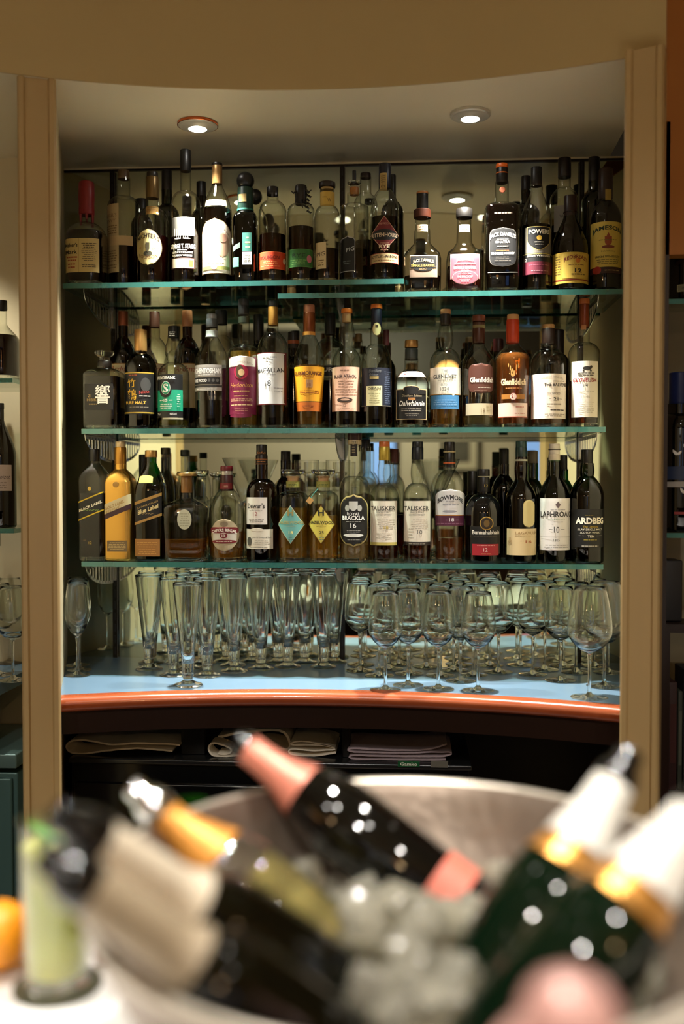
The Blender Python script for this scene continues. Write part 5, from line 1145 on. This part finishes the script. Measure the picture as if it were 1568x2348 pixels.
for i in range(len(P2)):
    for j in range(i):
        d = math.hypot(P2[i][0]-P2[j][0], P2[i][1]-P2[j][1]); m_ = allp[i][2]+allp[j][2]
        if d < m_-.002: print('CLOSE', i, j, round(d, 4), m_, [round(v,3) for v in P2[i]])

# ------------------------------------------------------------------ foreground: ice bowl with bottles, drink, fruit
def camd(px, py, D): return atd(px, py, D)
def cw(X, y, Z): return CAM + MROT @ Vector((X, 0, 0)) + Vector((0, 0, y)) + (Vector((-math.sin(R(4)), math.cos(R(4)), 0)))*Z
BC = cw(.060, 0, .865); BR = .275; RIM = CAM.z-.345
bowl = empty('ice_bowl', (BC.x, BC.y, BAR_Z), label='large hammered silver wine bowl full of ice and bottles on the bar', cat='ice bowl')
hb = RIM-BAR_Z
out = [(.12, 0.0006), (.135, .003), (.13, .012), (.15, .02), (.2, .05), (.240, .09), (.262, .13), (.269, hb-.012), (BR, hb-.006), (BR+.004, hb-.001), (BR+.002, hb+.003), (BR-.003, hb+.003)]
inn = [(BR-.006, hb-.002), (.263, hb-.014), (.256, .13), (.234, .092), (.194, .054), (.14, .028), (.0005, .022)]
M_BOWL = mat('hammered_pewter', 'a39486', .42, .75, bump=.9, bscale=55, col2='7f6f62', scale=9)
MB().lathe(out+inn, 96).build('bowl_body', [M_BOWL], bowl, angle=50)
MB().lathe([(BR-.003, hb+.0032), (BR-.001, hb+.0058), (BR+.003, hb+.0062), (BR+.0062, hb+.003), (BR+.005, hb-.003), (BR-.0005, hb-.002)], 96).build('rolled_rim', [mat('bright_rolled_rim', 'd8cfbf', .3, .7, bump=.3, bscale=90)], bowl, angle=60)

M_ICE = mat('cloudy_ice', 'd6d2c0', .15, trans=.75, ior=1.31, bump=.4, bscale=60)
bm = bmesh.new(); bmesh.ops.create_cube(bm, size=1); bmesh.ops.bevel(bm, geom=bm.edges[:], offset=.16, segments=3, profile=.5, affect='EDGES')
rn = random.Random(5)
for v in bm.verts: v.co = v.co*(1+.08*noise.noise(v.co*2.2)); v.co = Vector((v.co.x*.034, v.co.y*.031, v.co.z*.028))
bm.verts.index_update()
ice0 = meshobj('ice_cube', [v.co.copy() for v in bm.verts], [[v.index for v in f.verts] for f in bm.faces], [M_ICE], angle=50); bm.free()

def axis_bottle(name, T, D, L, label, prof, parts, group='bottles leaning in the ice bowl', cat='bottle', liq=None, glass='black'):
    """T: tip of the neck, D: point towards the base; prof/parts use distance from the base"""
    T = Vector(T); D = Vector(D); ax = (T-D).normalized(); B0 = T-ax*L
    e = empty(name, B0, label=label, cat=cat, group=group)
    e.rotation_mode = 'QUATERNION'; e.rotation_quaternion = ax.to_track_quat('Z', 'Y')
    m = MB().lathe(prof, 48); m.f.append(tuple(range(48))[::-1]); m.m.append(0)
    m.build('bottle_body', [BODY.get(glass) or glass], e, angle=50)
    if liq:
        MB().lathe([(prof[1][0]*.9, .012)]+[(r-.003, z_) for r, z_ in prof if .012 < z_ < liq[0]], 40, close=True).build('liquid', [liquid(liq[1])], e, angle=50)
    for nm, pr, m_ in parts: MB().lathe(pr, 40).build(nm, [m_], e, angle=45)
    return e, B0, ax
WN = [(.028, 0), (.036, .001), (.038, .006), (.038, .165), (.034, .19), (.024, .208), (.0185, .222), (.0175, .26), (.0165, .30), (.0172, .302), (.0172, .31)]
CH = [(.028, .0), (.040, .001), (.0435, .006), (.0435, .16), (.042, .185), (.036, .212), (.027, .235), (.0195, .256), (.0165, .27), (.0145, .3), (.0150, .302), (.0155, .31)]
def foil(c0, c1, z0, z1, r0=.0195, m=.001, prof=CH):
    """skin following the bottle from z0 to z1"""
    def rad(z):
        for i in range(len(prof)-1):
            if prof[i][1] <= z <= prof[i+1][1]:
                t = (z-prof[i][1])/max(1e-6, prof[i+1][1]-prof[i][1]); return prof[i][0]*(1-t)+prof[i+1][0]*t
        return prof[-1][0]
    return [(rad(z0+(z1-z0)*i/14)+m, z0+(z1-z0)*i/14) for i in range(15)]
def stopper(zt, m=M_CHROME): return [('sparkling_stopper', [(.017, zt-.022), (.0185, zt-.018), (.0185, zt-.004), (.015, zt+.003), (.011, zt+.010), (.012, zt+.018), (.009, zt+.022), (.0005, zt+.023)], m)]
F_PINK = mat('salmon_foil', 'e08a74', .38, .25, bump=.3, bscale=150); F_WHITE = mat('white_foil', 'ece8de', .35, .1, bump=.4, bscale=120)
F_GOLD = mat('gold_foil', 'd89a4c', .3, .7, bump=.4, bscale=150); F_CREAM = mat('cream_foil', 'e2d4bc', .4, .1, bump=.5, bscale=90); F_AMBER = mat('amber_foil', 'd8933f', .4, .35, bump=.4, bscale=120)
M_GBLACK = BODY['black']; M_DG = mat('dark_green_champagne_glass', '02150a', .04, coat=.1); M_OL = mat('dark_olive_wine_glass', '070703', .03)
M_STOPPER = mat('black_stopper', '0c0c0e', .12, .3, coat=.6)
def cams(X, y, Z): return cw(X, y, Z)
leaning = []
def place(*a, **k):
    r = axis_bottle(*a, **k); leaning.append((r[1], r[2])); return r
place('champagne_bottle', cams(-.1187, -.2826, 1.10), cams(.108, -.428, 1.01), .325, 'dark champagne bottle with salmon pink foil pointing up left from the far rim', CH,
    [('foil', foil(0, 0, .228, .305, m=.0025), F_PINK), ('cap', [(.0165, .302), (.0168, .316), (.0135, .323), (.0005, .325)], M_STOPPER), ('label', foil(0, 0, .030, .065, m=.0008), mat('pink_wrap_label', 'd2705c', .5))], glass=M_GBLACK)
place('champagne_bottle', cams(-.1971, -.2372, .70), cams(.0406, -.4478, .80), .325, 'dark bottle with long cream foil, upper of the two leaning left', WN,
    [('foil', foil(0, 0, .206, .300, prof=WN), F_CREAM)]+stopper(.312, M_STOPPER), glass=M_OL)
place('wine_bottle', cams(-.1945, -.2525, .66), cams(.0049, -.4193, .70), .325, 'dark bottle with cream foil, lower and nearer of the two leaning left', WN,
    [('foil', foil(0, 0, .206, .300, prof=WN), mat('dusky_cream_foil', 'a5947a', .4, .1, bump=.5, bscale=90))]+stopper(.312, M_STOPPER), glass=M_OL)
place('sparkling_wine_bottle', cams(-.2015, -.2910, .95), cams(-.004, -.440, .90), .325, 'clear glass sparkling wine bottle with amber foil and chrome stopper at left', CH,
    [('foil', foil(0, 0, .218, .29), F_AMBER)]+stopper(.305, mat('bright_chrome', 'd8d8d8', .08, 1.0)), liq=(.20, 'd8c060'), glass='clear')
place('champagne_bottle', cams(.2582, -.2366, .88), cams(.112, -.425, .79), .335, 'dark green champagne bottle with white foil and gold collar, left one at right', CH,
    [('foil', [(.031, .234), (.0275, .248), (.0225, .268), (.0200, .285), (.0185, .300)], F_WHITE), ('collar', foil(0, 0, .212, .237, m=.0016), F_GOLD)]+stopper(.312, M_STOPPER), glass=M_DG)
place('champagne_bottle', cams(.2845, -.2366, .76), cams(.118, -.402, .695), .325, 'dark green champagne bottle with white foil at the right picture edge', CH,
    [('foil', [(.031, .234), (.0275, .248), (.0225, .268), (.0200, .285), (.0185, .300)], F_WHITE), ('collar', foil(0, 0, .212, .237, m=.0016), F_GOLD)]+stopper(.312, M_STOPPER), glass=M_DG)
place('rose_bottle', cams(.1027, -.236, .44), cams(.135, -.44, .63), .325, 'bottle with pale pink foil closest to the camera at bottom right', CH,
    [('foil', foil(0, 0, .16, .305, m=.007), mat('pale_pink_foil', 'eab4aa', .35, .1)), ('cap', [(.0225, .303), (.022, .316), (.016, .323), (.0005, .325)], mat('pale_pink_foil', 'eab4aa', .35, .1))], glass=M_GBLACK)

# ice: cubes piled round the bottles
def clear_of(p):
    for B0, ax in leaning:
        t = max(0, min(.31, (p-B0).dot(ax)))
        if (p-(B0+ax*t)).length < (.054 if t < .19 else .036): return False
    return True
hot = cw(.11, 0, .77); placed = []; rn = random.Random(11); n_ice = 0; tries = 0
while n_ice < 110 and tries < 16000:
    tries += 1
    a = rn.uniform(0, 2*math.pi); rr = math.sqrt(rn.random())*.225
    lvl = rn.choice((.045, .065, .085, .105, .125, .14)); p = Vector((BC.x+rr*math.cos(a), BC.y+rr*math.sin(a), BAR_Z+lvl))
    lim = .20 if lvl > .1 else (.185 if lvl > .07 else .14)
    if lvl > .11: p = Vector((hot.x+(p.x-BC.x)*.6, hot.y+(p.y-BC.y)*.6, p.z)); rr = math.hypot(p.x-BC.x, p.y-BC.y)
    if rr > lim or not clear_of(p) or any((p-q).length < .033 for q in placed): continue
    placed.append(p); n_ice += 1
    o = ice0 if n_ice == 1 else ice0.copy()
    if n_ice > 1: COL.objects.link(o)
    o.location = p; o.rotation_euler = (rn.uniform(-.6, .6), rn.uniform(-.6, .6), rn.uniform(0, 3)); s_ = rn.uniform(.9, 1.15); o.scale = (s_, s_, s_)
    tag(o, 'clear ice cube among those piled in the silver bowl', 'ice cube', 'ice cubes in the silver bowl')

# tall green drink, orange and berry on the bar at left
P = atz(132, 2262, BAR_Z); D_ = P-CAM
hd = (MROT.transposed() @ D_).z*-1; top = atd(132, 1880, hd); Hh = top.z-BAR_Z
gl = empty('highball_drink', (P.x, P.y, BAR_Z+.0005), label='tall glass of pale green drink with mint on the bar at left', cat='drink')
rg = 84/(FPX/hd)
MB().lathe([(.0005, .0005), (rg*.84, .0005), (rg*.88, .003), (rg*.89, .012), (rg*.7, .014), (.0005, .012)], 40).build('glass_base', [M_SOLID], gl, angle=70)
MB().lathe([(rg*.86, .003), (rg*.88, .02), (rg, Hh-.001), (rg, Hh), (rg-.0016, Hh)], 48).build('glass_wall', [M_GLASS], gl, angle=80)
MB().lathe([(rg*.80, .0145), (rg*.82, .03), (rg*.93, Hh*.84)], 40, close=True).build('drink_liquid', [mat('cloudy_green_drink', 'b4c97c', .3, trans=.25, ior=1.34, col2='d8c858', scale=14)], gl, angle=60)
lf = MB(); rn = random.Random(3)
for k in range(9):
    t = k*2.4; z_ = Hh*(.80+.05*(k % 4)); r_ = rg*.5; c = Vector((r_*math.cos(t), r_*math.sin(t), z_)); d = Vector((math.cos(t*1.3), math.sin(t*1.3), .5)).normalized(); s = d.cross(Vector((0, 0, 1))).normalized()
    pts = [c-d*.016, c-d*.006+s*.009, c+d*.006+s*.008, c+d*.017, c+d*.006-s*.008, c-d*.006-s*.009]; up_ = Vector((0, 0, .0012))
    lf.add(pts+[p+up_ for p in pts], [(0,1,2,3,4,5), (11,10,9,8,7,6)]+[(i, (i+1) % 6, (i+1) % 6+6, i+6) for i in range(6)])
lf.build('mint_leaves', [mat('mint_leaf', '5a8a3c', .5)], gl)
MB().lathe([(.0005, .0), (rg*1.02, .0), (rg*1.05, .0015), (rg*1.02, .003), (.0005, .003)], 48)
co = MB().lathe([(.0005, .0002), (.044, .0002), (.0452, .0015), (.0445, .0035), (.0005, .0035)], 48).build('shadow_disc', [mat('dark_olive_shadow_disc', '4a4a38', .4)])  # dark disc put in for the shadow and glass foot below the drink
co.location = (P.x, P.y, BAR_Z); gl.location.z = BAR_Z+.004; tag(co, 'dark disc for the shadow and glass foot under the tall green drink', 'shadow_disc')
q = atz(-6, 2222, BAR_Z); ro = .037
prof = [(.0005, -ro*.96)]+[(ro*math.sin(t)*(1+.02*math.sin(5*t)), -ro*.96*math.cos(t)) for t in [math.pi*k/20 for k in range(1, 20)]]+[(.0005, ro*.93)]
oe = empty('orange', (q.x, q.y, BAR_Z+ro*.96+.001), label='whole orange on the bar top at the left picture edge', cat='fruit')
MB().lathe(prof, 40).build('peel', [mat('orange_peel', 'f0981c', .4, noise_amt=.12, scale=20, bump=.5, bscale=300)], oe)
MB().lathe([(.0005, ro*.93), (.003, ro*.935), (.0025, ro*.96), (.0005, ro*.97)], 12).build('stem_end', [mat('stem_end', '5a6a30')], oe)
q = atz(238, 2215, BAR_Z); rb = .013
be = empty('raspberry', (q.x, q.y, BAR_Z+rb), label='dark red berry on the bar beside the green drink', cat='fruit')
m = MB()
for k in range(40):
    ph = math.acos(1-2*(k+.5)/40); th_ = k*2.399963; c = Vector((math.sin(ph)*math.cos(th_), math.sin(ph)*math.sin(th_), math.cos(ph)))*rb*.72
    m.lathe([(.0003, -.0034)]+[(.0034*math.sin(t), -.0034*math.cos(t)) for t in [math.pi*j/5 for j in range(1, 5)]]+[(.0003, .0034)], 8, org=tuple(c))
m.build('drupelets', [mat('berry_red', '8a0c24', .25)], be)
# lime wedge and dark bottle cap lying by the bowl
q = atd(437, 1838, 1.13)
lg = empty('green_tumbler', (q.x, q.y, BAR_Z+.0005), label='green glass tumbler behind the silver bowl', cat='tumbler')
Ht = q.z-BAR_Z
MB().lathe([(.0005, .0), (.015, .0), (.016, .004), (.0195, Ht), (.018, Ht), (.014, .008), (.0005, .007)], 36).build('tumbler_wall', [mat('green_tumbler_glass', '2c6a1c', .05, trans=.7)], lg, angle=60)
